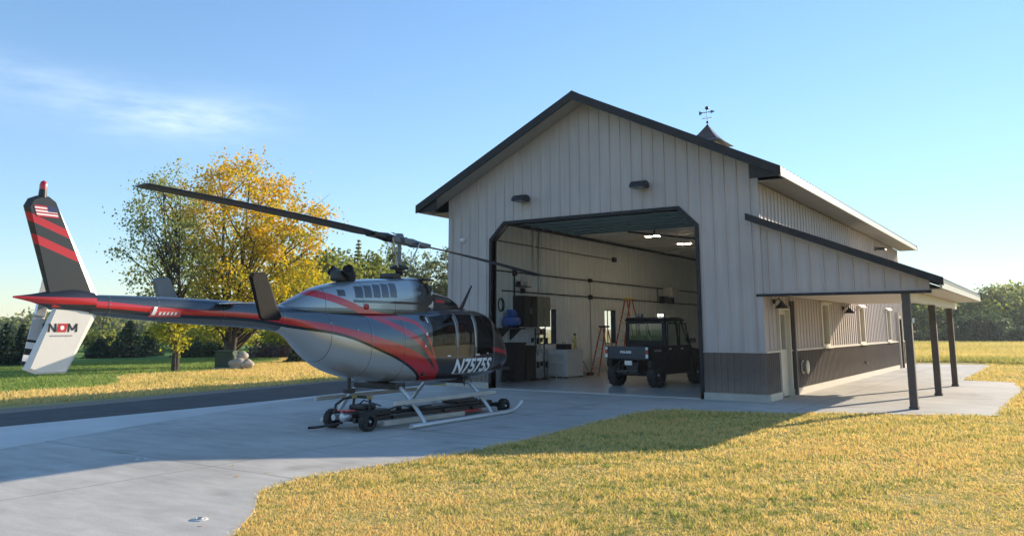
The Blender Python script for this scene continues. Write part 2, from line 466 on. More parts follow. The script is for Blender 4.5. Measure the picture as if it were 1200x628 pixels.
# wainscot
def wain_front(x0, x1):
    m = MB(); m.box((x0, -.012, .165), (x1, -.002, 1.07))
    x = x0 + .1
    while x < x1 - .03:
        m.prism([(x - .024, -.012), (x - .011, -.038), (x + .011, -.038), (x + .024, -.012)], 2, .165, 1.065)
        x += RS / 2
    m.build('wainscot', M['wains'], hangar)
wain_front(JR + .09, HX1 - .001); wain_front(HX0 + .001, JL - .09)
for (ya, yb) in ((.01, 1.08), (2.12, 18.47), (19.5, HY1)):
    m = MB(); m.box((.002, ya, .165), (.014, yb, 1.07))
    y = ya + .08
    while y < yb - .03:
        m.prism([(.014, y - .024), (.040, y - .011), (.040, y + .011), (.014, y + .024)], 2, .165, 1.065)
        y += RS / 2
    m.build('wainscot', M['wains'], hangar)
m = MB()
m.box((.002, .0, 1.072), (.055, 1.07, 1.112)); m.box((.002, 2.13, 1.072), (.055, 18.46, 1.112)); m.box((.002, 19.5, 1.072), (.055, HY1, 1.112))
m.build('wainscot_cap', M['cream'], hangar)
m = MB()
m.box((JR + .09, -.045, 1.072), (.056, -.001, 1.095)); m.build('wainscot_cap', M['siding'], hangar)
m = MB(); m.box((HX0 - .04, -.045, 1.072), (JL - .09, -.001, 1.095))
m.build('wainscot_cap', M['siding'], hangar)
# corner trims
m = MB(); m.box((-.10, -.03, 1.10), (.03, -.0015, zt(0) - .03)); m.box((.0015, -.0005, 1.115), (.03, .09, 2.38)); m.build('corner_trim', M['siding'], hangar)
m = MB(); m.box((HX0 - .03, -.03, 1.10), (HX0 + .10, -.0015, zt(0) - .03)); m.build('corner_trim', M['siding'], hangar)
# door surround (with clipped corners)
m = MB()
W_ = .085
def trimseg(a, b, na):
    (x0, z0), (x1, z1) = a, b
    m.prism([(x0, z0), (x1, z1), (x1 + na[0][0], z1 + na[0][1]), (x0 + na[1][0], z0 + na[1][1])], 1, -.05, .04)
k = W_ * .414
m.prism([(JL - W_, 0.002), (JL, 0.002), (JL, OH - CH), (JL - W_, OH - CH + k)], 1, -.05, .2)
m.prism([(JL - W_, OH - CH + k), (JL, OH - CH), (JL + CH, OH), (JL + CH - k, OH + W_)], 1, -.05, .2)
m.prism([(JL + CH - k, OH + W_), (JL + CH, OH), (JR - CH, OH), (JR - CH + k, OH + W_)], 1, -.05, .2)
m.prism([(JR - CH, OH), (JR, OH - CH), (JR + W_, OH - CH + k), (JR - CH + k, OH + W_)], 1, -.05, .2)
m.prism([(JR, OH - CH), (JR, 0.002), (JR + W_, 0.002), (JR + W_, OH - CH + k)], 1, -.05, .2)
m.build('doorway_frame', M['trim'], hangar)
# roof
m = MB()
EX = HX1 + .716; EW = HX0 - .716
T = .10
y0, y1 = -.67, 20.46
m.prism([(EW, roofz(EW)), (RX, RZ), (EX, roofz(EX)), (EX, roofz(EX) - T), (RX, RZ - T), (EW, roofz(EW) - T)], 1, y0, y1)
# standing ribs on both slopes
yy_ = y0 + .1
while yy_ < y1:
    for s in (1, -1):
        xe = EX if s > 0 else EW
        m.prism([(RX + s * .12, roofz(RX + s * .12) + .02), (xe, roofz(xe) + .02), (xe, roofz(xe) - .01), (RX + s * .12, roofz(RX + s * .12) - .01)], 1, yy_ - .012, yy_ + .012)
    yy_ += .3
m.prism([(RX - .22, RZ - .09), (RX, RZ + .035), (RX + .22, RZ - .09)], 1, y0 - .01, y1 + .01)
roof = m.build('roof', M['roof'], hangar)
# rake fascias (front and back) hang below the roof edge
for (ya, yb) in ((y0 - .03, y0 + .03), (y1 - .03, y1 + .03)):
    m = MB()
    for s in (1, -1):
        xe = (EX + .03) if s > 0 else (EW - .03)
        m.prism([(RX, RZ + .015), (xe, roofz(xe) + .015), (xe, roofz(xe) - .21), (RX, RZ - .21)], 1, ya, yb)
    m.build('rake_fascia', M['trim'], hangar)
# gable soffit under the front overhang, following the slope
m = MB()
for s in (1, -1):
    xe = (EX - .02) if s > 0 else (EW + .02)
    m.prism([(RX, RZ - .125), (xe, roofz(xe) - .125), (xe, roofz(xe) - .165), (RX, RZ - .165)], 1, y0 + .035, -.03)
m.build('gable_soffit', M['soffit'], hangar)
for s in (1, -1):
    xw = HX1 if s > 0 else HX0
    xa, xb = (xw + .03, EX - .03) if s > 0 else (EW + .03, xw - .03)
    m = MB(); m.box((xa, -.04, 4.985), (xb, y1 - .05, 5.01)); m.build('eave_soffit', M['soffit'], hangar)
    m = MB(); xe0, xe1 = (EX - .03, EX + .02) if s > 0 else (EW - .02, EW + .03)
    m.box((xe0, y0 + .04, 4.97), (xe1, y1 - .04, 5.125)); 
    m.build('eave_fascia', M['fasc'], hangar)
    # little return box closing the corner of the eave
    m = MB()
    m.prism([(xa, 4.975), (xb + (.02 if s > 0 else 0), 4.975), (xb, roofz(xb) - .2), (xa, roofz(xa) - .2)], 1, -.66 + .035, -.60)
    m.build('eave_return', M['trim'], hangar)
# cupola with weathervane
cup = empty('cupola', (RX, 9.45, 0)); cup.parent = hangar
m = MB(); m.prism([(-.48, 7.2), (.48, 7.2), (.48, 8.27), (-.48, 8.27)], 1, -.48, .48, bev=.01); m.build('cupola_body', M['cream'], cup)
for (a, b) in (((-.36, -.5), (.36, -.48)), ((-.36, .48), (.36, .5))):
    m = MB()
    for k in range(6): m.box((a[0], a[1], 7.92 + k * .045), (b[0], b[1], 7.94 + k * .045))
    m.build('louver', M['trim'], cup)
m = MB()
prof = [(.72, 8.26), (.50, 8.40), (.27, 8.66), (.09, 8.92), (.0, 9.06)]
rings = []
for (h, z) in prof: rings += [(-h, -h, z), (h, -h, z), (h, h, z), (-h, h, z)]
m._add(rings, [(i * 4 + k, i * 4 + (k + 1) % 4, i * 4 + 4 + (k + 1) % 4, i * 4 + 4 + k) for i in range(4) for k in range(4)] + [(3, 2, 1, 0)])
m.build('cupola_roof', pmat('copper_brown_roof', (.09, .06, .05), .35, metal=.4), cup)
m = MB()
m.tube([(0, 0, 8.9), (0, 0, 9.62)], .014, 6)
m.tube([(-.20, 0, 9.28), (.20, 0, 9.28)], .010, 6); m.tube([(0, -.20, 9.28), (0, .20, 9.28)], .010, 6)
m.tube([(-.28, 0, 9.5), (.24, 0, 9.5)], .014, 6)
m.prism([(-.30, 9.42), (-.16, 9.50), (-.30, 9.58)], 1, -.012, .012)
m.prism([(.14, 9.44), (.30, 9.5), (.14, 9.56)], 1, -.012, .012)
m.ball((0, 0, 9.66), .07); m.ball((0, 0, 9.12), .05)
m.build('weathervane', M['dark'], cup)
# porch roof (lean-to)
LZ = lambda x: 4.12 - .409 * x
m = MB()
m.prism([(.004, LZ(0)), (3.69, LZ(3.69)), (3.69, LZ(3.69) - .07), (.004, LZ(0) - .07)], 1, -.30, 9.55)
yy_ = -.2
while yy_ < 9.5:
    m.prism([(.06, LZ(.06) + .02), (3.69, LZ(3.69) + .02), (3.69, LZ(3.69) - .01), (.06, LZ(.06) - .01)], 1, yy_ - .012, yy_ + .012)
    yy_ += .3
m.build('porch_roof', M['roof'], hangar)
for (ya, yb) in ((-.34, -.301), (9.551, 9.59)):
    m = MB(); x0 = -.21 if ya < 0 else .03
    m.prism([(x0, LZ(x0) + .035), (3.72, LZ(3.72) + .035), (3.72, LZ(3.72) - .13), (x0, LZ(x0) - .13)], 1, ya, yb)
    m.build('porch_rake_fascia', M['trim'], hangar)
m = MB(); m.prism([(.03, LZ(.03) - .085), (3.6, LZ(3.6) - .085), (3.6, LZ(3.6) - .115), (.03, LZ(.03) - .115)], 1, -.295, -.03); m.build('porch_gable_soffit', M['soffit'], hangar)
m = MB(); m.box((3.64, -.29, 2.42), (3.685, 9.5, 2.60)); m.build('porch_eave_fascia', M['fasc'], hangar)
m = MB(); m.box((.06, .11, 2.405), (3.63, 9.44, 2.43)); m.build('porch_ceiling', M['cream'], hangar)
m = MB(); m.box((-.12, -.05, 2.34), (3.45, .101, 2.398)); m.build('porch_beam', M['trim'], hangar)
m = MB(); m.box((2.86, .115, 2.20), (3.04, 9.4, 2.40)); m.build('porch_beam', M['cream'], hangar)
m = MB(); m.prism([(.02, 2.42), (3.6, 2.42), (3.6, 2.5), (.02, 3.95)], 1, 9.46, 9.54); m.build('porch_end_panel', M['siding'], hangar)
post_me = None
for i, y in enumerate((.10, 4.20, 8.11)):
    m = MB(); m.box((2.885, y - .075, .0), (3.035, y + .075, 2.34 if i == 0 else 2.2), bev=.008)
    m.box((2.87, y - .09, 0), (3.05, y + .09, .05))
    p = m.build('post', M['post'], hangar)
# windows of the side wall (frame, glass, sill hood)
def window_x(parent, x, sgn, ya, yb, za, zb, fm, gm):
    e = empty('window', (0, 0, 0)); e.parent = parent
    m = MB(); t = .06
    xa, xb = sorted((x - sgn * .15, x + sgn * .045))
    m.box((xa, ya - t, za - t), (xb, ya + .02, zb + t)); m.box((xa, yb - .02, za - t), (xb, yb + t, zb + t))
    m.box((xa, ya + .021, za - t), (xb, yb - .021, za + .02)); m.box((xa, ya + .021, zb - .02), (xb, yb - .021, zb + t))
    xm = x - sgn * .05
    m.box((xm - .015, (ya + yb) / 2 - .015, za + .021), (xm + .015, (ya + yb) / 2 + .015, zb - .021))
    m.build('window_frame', fm, e)
    m = MB(); m.box((xm - .003, ya + .02, za + .02), (xm + .003, yb - .02, zb - .02)); m.build('window_glass', gm, e)
    return e
for w in RW:
    e = window_x(hangar, 0, 1, *w, M['cream'], M['wglass'])
    m = MB(); m.box((.0, w[0] - .12, w[2] - .1), (.11, w[1] + .12, w[2] - .06), bev=.005); m.build('window_sill', M['cream'], e)
    m = MB(); m.prism([(.046, w[3] + .06), (.12, w[3] + .02), (.12, w[3] + .05), (.046, w[3] + .12)], 1, w[0] - .1, w[1] + .1); m.build('window_hood', M['cream'], e)
for w in LW: window_x(hangar, HX0, -1, *w, M['trim'], M['glass'])
# side entry doors
for n, (ya, yb, za, zb) in enumerate(RD):
    e = empty('entry_door', (0, 0, 0)); e.parent = hangar
    m = MB(); m.box((-.15, ya - .05, .0), (.05, ya + .03, zb + .05)); m.box((-.15, yb - .03, .0), (.05, yb + .05, zb + .05)); m.box((-.15, ya + .031, zb - .03), (.05, yb - .031, zb + .05)); m.build('door_frame', M['cream'] if n == 0 else M['post'], e)
    m = MB(); xd = -.06
    wz = 1.12 if n == 0 else 9
    if n == 0:
        m.box((xd - .02, ya + .032, .02), (xd + .02, yb - .032, wz)); m.box((xd - .02, ya + .032, wz), (xd + .02, ya + .13, zb - .032))
        m.box((xd - .02, yb - .13, wz), (xd + .02, yb - .032, zb - .032)); m.box((xd - .02, ya + .131, zb - .14), (xd + .02, yb - .131, zb - .032))
    else: m.box((xd - .02, ya + .032, .02), (xd + .02, yb - .032, zb - .032))
    m.build('door_leaf', M['cream'] if n == 0 else M['post'], e)
    if n == 0:
        m = MB(); m.box((xd - .004, ya + .13, wz), (xd + .004, yb - .13, zb - .14)); m.build('door_glass', M['wglass'], e)
    m = MB(); m.cyl((xd, ya + .1, 1.0), (xd + .07, ya + .1, 1.0), .015, 8); m.tube([(xd + .065, ya + .1, 1.0), (xd + .065, ya + .22, 1.0)], .012, 8); m.build('door_handle', M['steel'], e)
m = MB(); m.box((.018, 2.16, .02), (.125, 2.25, 2.30), bev=.006); m.build('downpipe', M['post'], hangar)
m = MB(); m.box((.018, 18.30, .02), (.11, 18.38, 2.3), bev=.006); m.build('downpipe', M['cream'], hangar)
# interior liner and ceiling
m = MB(); wall_x(m, HX0 + WT + .002, HX0 + WT + .014, WT, HY1 - WT, .0, 5.0, LW)
ribs_x(m, HX0 + WT + .014, 1, WT, HY1 - WT, .02, 4.98, LW, d=.02, w=.018); m.build('interior_liner', M['liner'], hangar)
m = MB(); wall_x(m, -WT - .014, -WT - .002, WT, HY1 - WT, .0, 5.0, RW + RD)
ribs_x(m, -WT - .014, -1, WT, HY1 - WT, .02, 4.98, RW + RD, d=.02, w=.018); m.build('interior_liner', M['liner'], hangar)
m = MB(); m.box((HX0 + WT + .015, HY1 - WT - .014, 0), (-WT - .015, HY1 - WT - .002, 5.0))
x = HX0 + .5
while x < -.3:
    m.box((x - .012, HY1 - WT - .034, .02), (x + .012, HY1 - WT - .015, 4.98)); x += RS
m.build('interior_liner', M['liner'], hangar)
m = MB(); m.box((HX0 + WT + .002, WT + .003, 5.0), (-WT - .002, HY1 - WT - .002, 5.03))
y = .6
while y < 19.6:
    m.box((HX0 + WT + .03, y - .012, 4.982), (-WT - .03, y + .012, 4.999)); y += .9
m.build('interior_ceiling', M['ceil'], hangar)
m = MB()
m.box((HX0 + WT + .001, WT, -.1), (-WT - .001, HY1 - WT, .012)); m.box((JL + .001, -.06, -.1), (JR - .001, WT - .001, .010))
m.build('hangar_floor', M['floor'], hangar)
# raised overhead door with tracks, shaft and opener
od = empty('overhead_door', (0, 0, 0)); od.parent = hangar
for k in range(7):
    m = MB(); y = .55 + k * .62
    m.box((JL - .02, y, 4.70), (JR + .02, y + .6, 4.75), bev=.006); m.box((JL - .02, y + .27, 4.66), (JR + .02, y + .33, 4.699))
    m.build('door_panel', M['teal'], od)
for x in (JL - .1, JR + .1):
    m = MB(); pts = [(x, .24, .05), (x, .24, 4.2), (x, .30, 4.45), (x, .45, 4.64), (x, .7, 4.70), (x, 5.3, 4.72)]
    m.tube(pts, .03, 8); m.tube([(x, 5.2, 4.72), (x, 5.2, 5.0)], .02, 6); m.tube([(x, 2.8, 4.72), (x, 2.8, 5.0)], .02, 6); m.build('door_track', M['dark'], od)
m = MB(); m.cyl((JL - .3, .34, 4.86), (JR + .3, .34, 4.86), .025, 10)
for x in (-6.4, -3.2): m.cyl((x, .34, 4.86), (x + .5, .34, 4.86), .06, 12)
for x in (JL - .12, JR + .12): m.cyl((x - .05, .34, 4.86), (x + .05, .34, 4.86), .12, 16)
m.build('torsion_shaft', M['dark'], od)
# conduits and pipes along the left interior wall
def pipe(name, pts, r, mat): 
    m = MB(); m.tube(pts, r, 8); return m.build(name, mat, hangar)
xi = HX0 + WT + .05
pipe('conduit', [(xi, .3, 3.42), (xi, 19.6, 3.34)], .022, M['dark'])
pipe('conduit', [(xi, 2.4, 2.80), (xi, 19.6, 2.75)], .022, M['dark'])
pipe('conduit', [(xi, 2.2, 4.35), (xi, 10.2, 4.3)], .016, M['dark'])
pipe('conduit', [(xi, .3, 4.93), (xi, 19.7, 4.93)], .05, M['dark'])
pipe('conduit', [(xi, 4.25, 3.42), (xi, 4.25, 4.9)], .035, M['alu'])
pipe('conduit', [(xi, 4.62, 2.8), (xi, 4.62, 4.9)], .035, M['alu'])
pipe('conduit', [(xi, 3.6, 2.8), (xi, 3.6, 3.42)], .03, M['alu'])
pipe('conduit', [(xi, 3.1, 2.5), (xi, 3.1, 3.42)], .025, M['dark'])
pipe('conduit', [(xi, 8.2, .1), (xi, 8.2, 3.4)], .016, M['greylet'])
pipe('conduit', [(xi, 14.4, 2.76), (xi, 14.4, 3.36)], .022, M['dark'])
for a, b in (((xi - .04, 8.1, 2.7), (xi + .05, 8.3, 2.86)), ((xi - .04, 8.1, 3.33), (xi + .05, 8.3, 3.46)), ((xi - .04, 10.1, 4.22), (xi + .06, 10.35, 4.4)), ((xi - .04, 3.0, 3.3), (xi + .05, 3.2, 3.5)), ((xi - .04, 3.5, 2.75), (xi + .05, 3.68, 2.92))):
    m = MB(); m.box(a, b, bev=.008); m.build('junction_box', M['dark'], hangar)

# ---- things hung on / standing in the hangar
def wall_lamp(x, z, lab):
    e = empty('wall_lamp', (x, 0, z), 0, lab, 'wall lamp', 'black gooseneck lamps on the gable wall')
    m = MB(); m.box((-.09, -.055, -.07), (.09, -.026, .07), bev=.006); m.build('mounting_plate', M['black'], e)
    m = MB(); m.tube([(0, -.05, 0), (0, -.20, .02), (0, -.28, -.01)], .028, 8); m.build('arm', M['black'], e)
    m = MB(); m.prism([(-.46, -.09), (-.42, .02), (-.30, .09), (-.14, .09), (-.06, .0), (-.10, -.09)], 0, -.20, .20, bev=.03)
    m.build('lamp_head', M['black'], e)
    m = MB(); m.box((-.13, -.42, -.094), (.13, -.22, -.086)); m.build('lens', M['greylet'], e)
wall_lamp(-6.41, 5.15, 'left one of two black flood lamps on the gable above the big doorway')
wall_lamp(-2.86, 5.18, 'right one of two black flood lamps on the gable above the big doorway')
e = empty('security_sensor', (-8.56, 0, 4.14), 0, 'small round white sensor on the front wall left of the doorway', 'sensor')
m = MB(); m.lathe([(.001, .0), (.07, .0), (.07, .05), (.055, .07)], (0, -.001, 0), (0, -1, 0)); m.build('base', M['white'], e)
m = MB(); m.lathe([(.055, .07), (.05, .10), (.03, .13), (.0005, .14)], (0, -.001, 0), (0, -1, 0)); m.build('dome', M['white'], e)
def porch_lamp(y, lab):
    e = empty('porch_lamp', (.0, y, 2.2), 0, lab, 'porch lamp', 'black dome lamps under the porch')
    m = MB(); m.lathe([(.001, 0), (.06, 0), (.06, .03)], (.028, 0, .05), (1, 0, 0)); m.build('mounting_plate', M['black'], e)
    m = MB(); m.tube([(.05, 0, .05), (.16, 0, .12), (.22, 0, .05)], .014, 8); m.build('arm', M['black'], e)
    m = MB(); m.lathe([(.03, .05), (.06, .0), (.13, -.07), (.16, -.11), (.15, -.11), (.11, -.06), (.02, -.01)], (.22, 0, 0), (0, 0, 1)); m.build('lamp_shade', M['black'], e)
porch_lamp(.75, 'black dome lamp under the porch beside the glazed entry door, nearest the corner')
porch_lamp(8.2, 'black dome lamp under the porch on the wall between two windows')
e = empty('wall_lamp', (0, 14.6, 4.62), 0, 'black flood lamp high on the sunlit side wall above the porch roof', 'wall lamp')
m = MB(); m.box((.026, -.1, -.06), (.05, .1, .06)); m.build('mounting_plate', M['black'], e)
m = MB(); m.prism([(.05, -.04), (.12, .05), (.36, .02), (.40, -.07)], 1, -.18, .18, bev=.01); m.build('lamp_head', M['black'], e)
e = empty('hose_reel', (.0, 2.96, .66), 0, 'pale round garden hose reel on the brown wainscot near the glazed door', 'hose reel')
m = MB(); m.box((.041, -.1, -.1), (.06, .1, .12)); m.build('bracket', M['cream'], e)
m = MB(); m.lathe([(.02, .06), (.17, .06), (.17, .075), (.11, .08), (.11, .17), (.17, .175), (.17, .19), (.02, .19)], (0, 0, 0), (1, 0, 0)); m.build('reel_drum', M['cream'], e)
m = MB()
for k in range(4):
    m.tube([(.09 + k * .025, .125 * math.cos(a), .125 * math.sin(a)) for a in [i * PI / 10 for i in range(21)]], .012, 6)
m.build('hose', M['tan'], e)
e = empty('hose_bib', (.0, 11.0, .45), 0, 'small dark outdoor tap on the wainscot below the middle window', 'tap')
m = MB(); m.tube([(.03, 0, .05), (.10, 0, .05), (.13, 0, -.02)], .02, 8); m.build('spout', M['dark'], e)
m = MB(); m.lathe([(.001, 0), (.04, 0), (.04, .012), (.001, .012)], (.09, 0, .1), (0, 0, 1)); m.tube([(.09, 0, .05), (.09, 0, .1)], .008, 6); m.build('tap_handle', M['dark'], e)

for (x, y, lab) in ((-5.94, 7.45, 'lit twin high bay lamp nearest the hangar doorway'), (-6.0, 10.49, 'lit high bay lamp further back under the hangar ceiling'), (-7.9, 13.85, 'dim strip lamp near the far left of the hangar ceiling')):
    e = empty('high_bay_lamp', (x, y, 4.98), 0, lab, 'ceiling lamp', 'lamps under the hangar ceiling')
    m = MB(); m.tube([(-.15, 0, 0), (-.15, 0, -.12)], .008, 6); m.tube([(.15, 0, 0), (.15, 0, -.12)], .008, 6); m.build('hanger', M['steel'], e)
    m = MB(); m.box((-.32, -.14, -.17), (.32, .14, -.12), bev=.01); m.build('housing', M['white'], e)
    m = MB(); m.box((-.25, -.07, -.19), (-.06, .07, -.172)); m.box((.06, -.07, -.19), (.25, .07, -.172)); m.build('lamp_panel', M['lampglow'] if 'lit' in lab else M['white'], e)
e = empty('unit_heater', (-1.75, 1.9, 4.3), 0, 'black rounded heater hanging near the top right corner of the doorway', 'heater')
m = MB(); m.cyl((-.25, 0, 0), (.25, 0, 0), .17, 20, bev=.04); m.build('housing', M['black'], e)
m = MB(); m.tube([(-.15, 0, .15), (-.15, 0, .39)], .012, 6); m.tube([(.15, 0, .15), (.15, 0, .39)], .012, 6); m.build('hanger', M['dark'], e)
e = empty('ceiling_opener', (-5.0, 8.6, 4.3), 0, 'dark steel bracket frame hanging from the ceiling behind the raised door', 'bracket')
m = MB(); m.tube([(-.9, -3.2, .45), (.9, 1.8, .45)], .03, 8); m.tube([(.4, .6, .45), (.4, .6, .68)], .03, 8); m.tube([(-.5, -2, .45), (-.5, -2, .68)], .03, 8); m.build('rail', M['dark'], e)
m = MB(); m.box((.1, .9, .28), (.5, 1.4, .44), bev=.02); m.build('motor_box', M['dark'], e)
# wall heater / speaker near the back
e = empty('wall_heater', (-8.86, 15.3, 3.0), 0, 'pale boxy wall heater high on the left wall near the back of the hangar', 'heater')
m = MB(); m.box((0, -.35, .0), (.45, .45, .42), bev=.02); m.build('housing', M['white'], e)
m = MB(); m.box((0, -.75, -.28), (.3, -.45, .02), bev=.02); m.box((0, .1, -.28), (.25, .35, -.02), bev=.01); m.build('blower', M['dark'], e)
# cabinets on the left wall
for (y0_, y1_, mt, lab) in ((3.03, 3.79, M['black'], 'black wall cabinet high on the left inside wall'), (3.83, 4.62, M['tan'], 'olive-tan wall cabinet beside the black one on the left inside wall')):
    e = empty('wall_cabinet', (-8.86, y0_, 1.68), 0, lab, 'cabinet', 'cabinets on the inside wall')
    d = y1_ - y0_
    m = MB(); m.box((0, 0, 0), (.42, d, .98), bev=.008); m.build('carcass', mt, e)
    for k in range(2):
        m = MB(); m.box((.421, .01 + k * d / 2, .01), (.44, (k + 1) * d / 2 - .01, .97), bev=.004); df = m.build('cabinet_door', mt, e)
        m = MB(); m.box((.441, d / 2 + (-.05 if k == 0 else .03), .4), (.46, d / 2 + (-.03 if k == 0 else .05), .58)); m.build('handle', M['steel'], df)
e = empty('wall_shelf', (-8.86, 2.1, 1.6), 0, 'dark wall shelf carrying the blue tank at the left of the hangar', 'shelf')
m = MB(); m.box((0, 0, 0), (.5, .88, .04), bev=.004); m.build('board', M['dark'], e)
for y in (.1, .75):
    m = MB(); m.prism([(.0, -.35), (.0, 0), (.42, 0)], 1, y, y + .03); m.build('bracket', M['dark'], e)
e = empty('air_compressor', (-8.58, 2.55, 1.645), 0, 'blue air compressor tank on the dark wall shelf', 'compressor')
m = MB(); m.cyl((0, -.33, .2), (0, .33, .2), .17, 20, bev=.06); m.build('tank', M['blue'], e)
m = MB(); m.box((-.1, -.15, .371), (.1, .12, .56), bev=.03); m.cyl((0, .14, .42), (0, .2, .42), .08, 14); m.build('pump', M['blue'], e)
m = MB()
for y in (-.22, .2): m.box((-.12, y, 0), (.12, y + .04, .06))
m.build('foot', M['dark'], e)
for (y, h, lab) in ((2.45, 1.22, 'black wheeled bin nearest the doorway at the left inside wall'), (3.08, 1.12, 'black wheeled bin second from the doorway, under the wall cabinets')):
    e = empty('wheeled_bin', (-8.45, y, .012), 0, lab, 'bin', 'black bins by the inside wall')
    m = MB(); n = 0
    b0, b1 = .22, .27
    vs = [(-b0, -b0, .04), (b0, -b0, .04), (b0, b0, .04), (-b0, b0, .04), (-b1, -b1, h - .1), (b1, -b1, h - .1), (b1, b1, h - .1), (-b1, b1, h - .1)]
    m._add(vs, [(3, 2, 1, 0), (0, 1, 5, 4), (1, 2, 6, 5), (2, 3, 7, 6), (3, 0, 4, 7)]); m.build('bin_body', M['black'], e)
    m = MB(); m.box((-.29, -.29, h - .1), (.29, .29, h - .03), bev=.02); m.build('lid', M['black'], e)
    for s in (-1, 1):
        m = MB(); m.cyl((-.2, s * .2, .07), (-.2, s * .25, .07), .07, 14); m.build('wheel', M['rubber'], e)
# pole stands with round bases
for (x, y, lab) in ((-8.35, 3.55, 'slim black pole stand with a round base in front of the cabinets'), (-8.3, 4.0, 'slim black pole stand with hanging tools beside the white chest')):
    e = empty('pole_stand', (x, y, .012), 0, lab, 'stand', 'pole stands by the inside wall')
    m = MB(); m.lathe([(.001, 0), (.2, 0), (.2, .03), (.04, .07), (.03, .08)], (0, 0, 0), (0, 0, 1)); m.build('base', M['black'], e)
    m = MB(); m.tube([(0, 0, .05), (0, 0, 1.62)], .022, 8); m.build('pole', M['dark'], e)
    for k, z in enumerate((.55, .95, 1.3)):
        m = MB(); m.tube([(0, -.18, z), (0, .18, z)], .018, 8); m.box((-.03, -.20, z - .12), (.03, -.12, z + .02)); m.box((-.03, .12, z - .18), (.03, .2, z + .02)); m.build('tool_bracket', M['dark'] if k != 1 else M['alu'], e)
for (z, cols) in ((1.42, ('cream', 'dark', 'red', 'cream')), (2.32, ('dark', 'cream', 'alu'))):
    e = empty('tool_shelf', (-8.86, 4.74 if z < 2 else 3.1, z if z < 2 else 2.95), 0, 'narrow shelf with small cans beside the window above the white chest' if z < 2 else 'narrow shelf with small boxes above the black wall cabinet', 'shelf')
    m = MB(); m.box((0, -.35 if z < 2 else 0, 0), (.22, -.02 if z < 2 else .7, .025)); m.build('board', M['dark'], e)
    for k, c in enumerate(cols):
        e2 = empty('storage_tin', (-8.76, (4.74 - .31 + k * .085) if z < 2 else (3.2 + k * .2), (z if z < 2 else 2.95) + .026), 0, 'small %s tin, %s on the narrow shelf %s' % ({'cream': 'cream', 'dark': 'dark', 'red': 'red', 'alu': 'silver'}[c], ('first', 'second', 'third', 'fourth')[k], 'beside the window' if z < 2 else 'above the cabinets'), 'tin')
        m = MB(); r = .035 if z < 2 else .07; m.lathe([(.001, 0), (r, 0), (r, .14 + .03 * (k % 2))], (0, 0, 0), (0, 0, 1), 14); m.build('tin_body', M[c], e2)
        m = MB(); m.lathe([(r, 0), (r * .9, .012), (.001, .012)], (0, 0, .14 + .03 * (k % 2)), (0, 0, 1), 14); m.build('lid', M['steel'], e2)
for (y, z0, ln, lab) in ((2.25, 2.55, .5, 'looped dark air hose hanging above the blue tank'), (4.4, 1.25, .45, 'pale coiled cable hanging below the tan wall cabinet')):
    e = empty('hanging_hose', (-8.84, y, z0), 0, lab, 'hose')
    m = MB()
    for k in range(3): m.tube([(.03 + k * .02, (.12 + .02 * k) * math.cos(a), ln * .4 * math.sin(a) - ln * .4) for a in [2 * PI * i / 18 for i in range(19)]], .012, 6)
    m.build('coil', M['dark'] if y < 3 else M['cream'], e)
    m = MB(); m.tube([(-.01, 0, 0), (.12, 0, .01), (.14, 0, .05)], .012, 6); m.build('hook', M['steel'], e)
e = empty('storage_chest', (-8.35, 5.55, .012), 0, 'white chest standing against the left inside wall below the window', 'chest')
m = MB(); m.box((-.42, -.55, .04), (.32, .55, .86), bev=.015); m.build('chest_body', M['white'], e)
m = MB(); m.box((-.43, -.56, .863), (.33, .56, .92), bev=.012); m.build('lid', M['white'], e)
m = MB()
for (a, b) in ((-.38, -.5), (.25, -.5), (-.38, .46), (.25, .46)): m.box((a, b, 0), (a + .05, b + .05, .04))
m.build('foot', M['black'], e)
e = empty('wire_cart', (-8.3, 4.55, .012), 0, 'low pale wire cart between the pole stands and the white chest', 'cart')
for z in (.15, .5, .78):
    m = MB(); m.box((-.25, -.2, z), (.25, .2, z + .02)); m.build('shelf', M['alu'], e)
for sx in (-1, 1):
    for sy in (-1, 1):
        m = MB(); m.tube([(sx * .25, sy * .2, 0), (sx * .25, sy * .2, .85)], .012, 6); m.build('leg', M['alu'], e)
e = empty('tool_case', (-8.35, 5.35, .933), 0, 'small black tool case lying on the white chest', 'tool case')
m = MB(); m.box((-.18, -.22, 0), (.18, .22, .18), bev=.015); m.build('case', M['black'], e)
m = MB(); m.tube([(0, -.08, .18), (0, -.08, .24), (0, .08, .24), (0, .08, .18)], .012, 6); m.build('handle', M['dark'], e)
e = empty('spray_bottle', (-8.25, 5.95, .933), 0, 'tall yellow bottle standing on the white chest', 'bottle')
m = MB(); m.lathe([(.001, 0), (.05, 0), (.05, .34), (.02, .42), (.02, .46)], (0, 0, 0), (0, 0, 1)); m.build('bottle_body', M['yellow'], e)
m = MB(); m.box((-.05, -.02, .46), (.03, .02, .52)); m.build('trigger', M['dark'], e)
e = empty('broom', (-8.55, 7.0, .012), 0, 'blue-handled broom leaning on the left inside wall right of the white chest', 'broom')
m = MB(); m.tube([(.25, 0, .08), (-.22, -.35, 1.25)], .013, 8); m.build('handle', M['blue'], e)
m = MB(); m.box((.15, -.22, 0), (.32, .25, .09), bev=.01); m.build('broom_head', M['black'], e)
e = empty('floor_box', (-8.2, 6.3, .012), 0, 'small brown box on the floor beside the white chest', 'box')
m = MB(); m.box((-.12, -.12, 0), (.12, .12, .14)); m.build('carton', M['tan'], e)
m = MB(); m.box((-.122, -.02, .141), (.122, .02, .143)); m.build('tape', M['cream'], e)

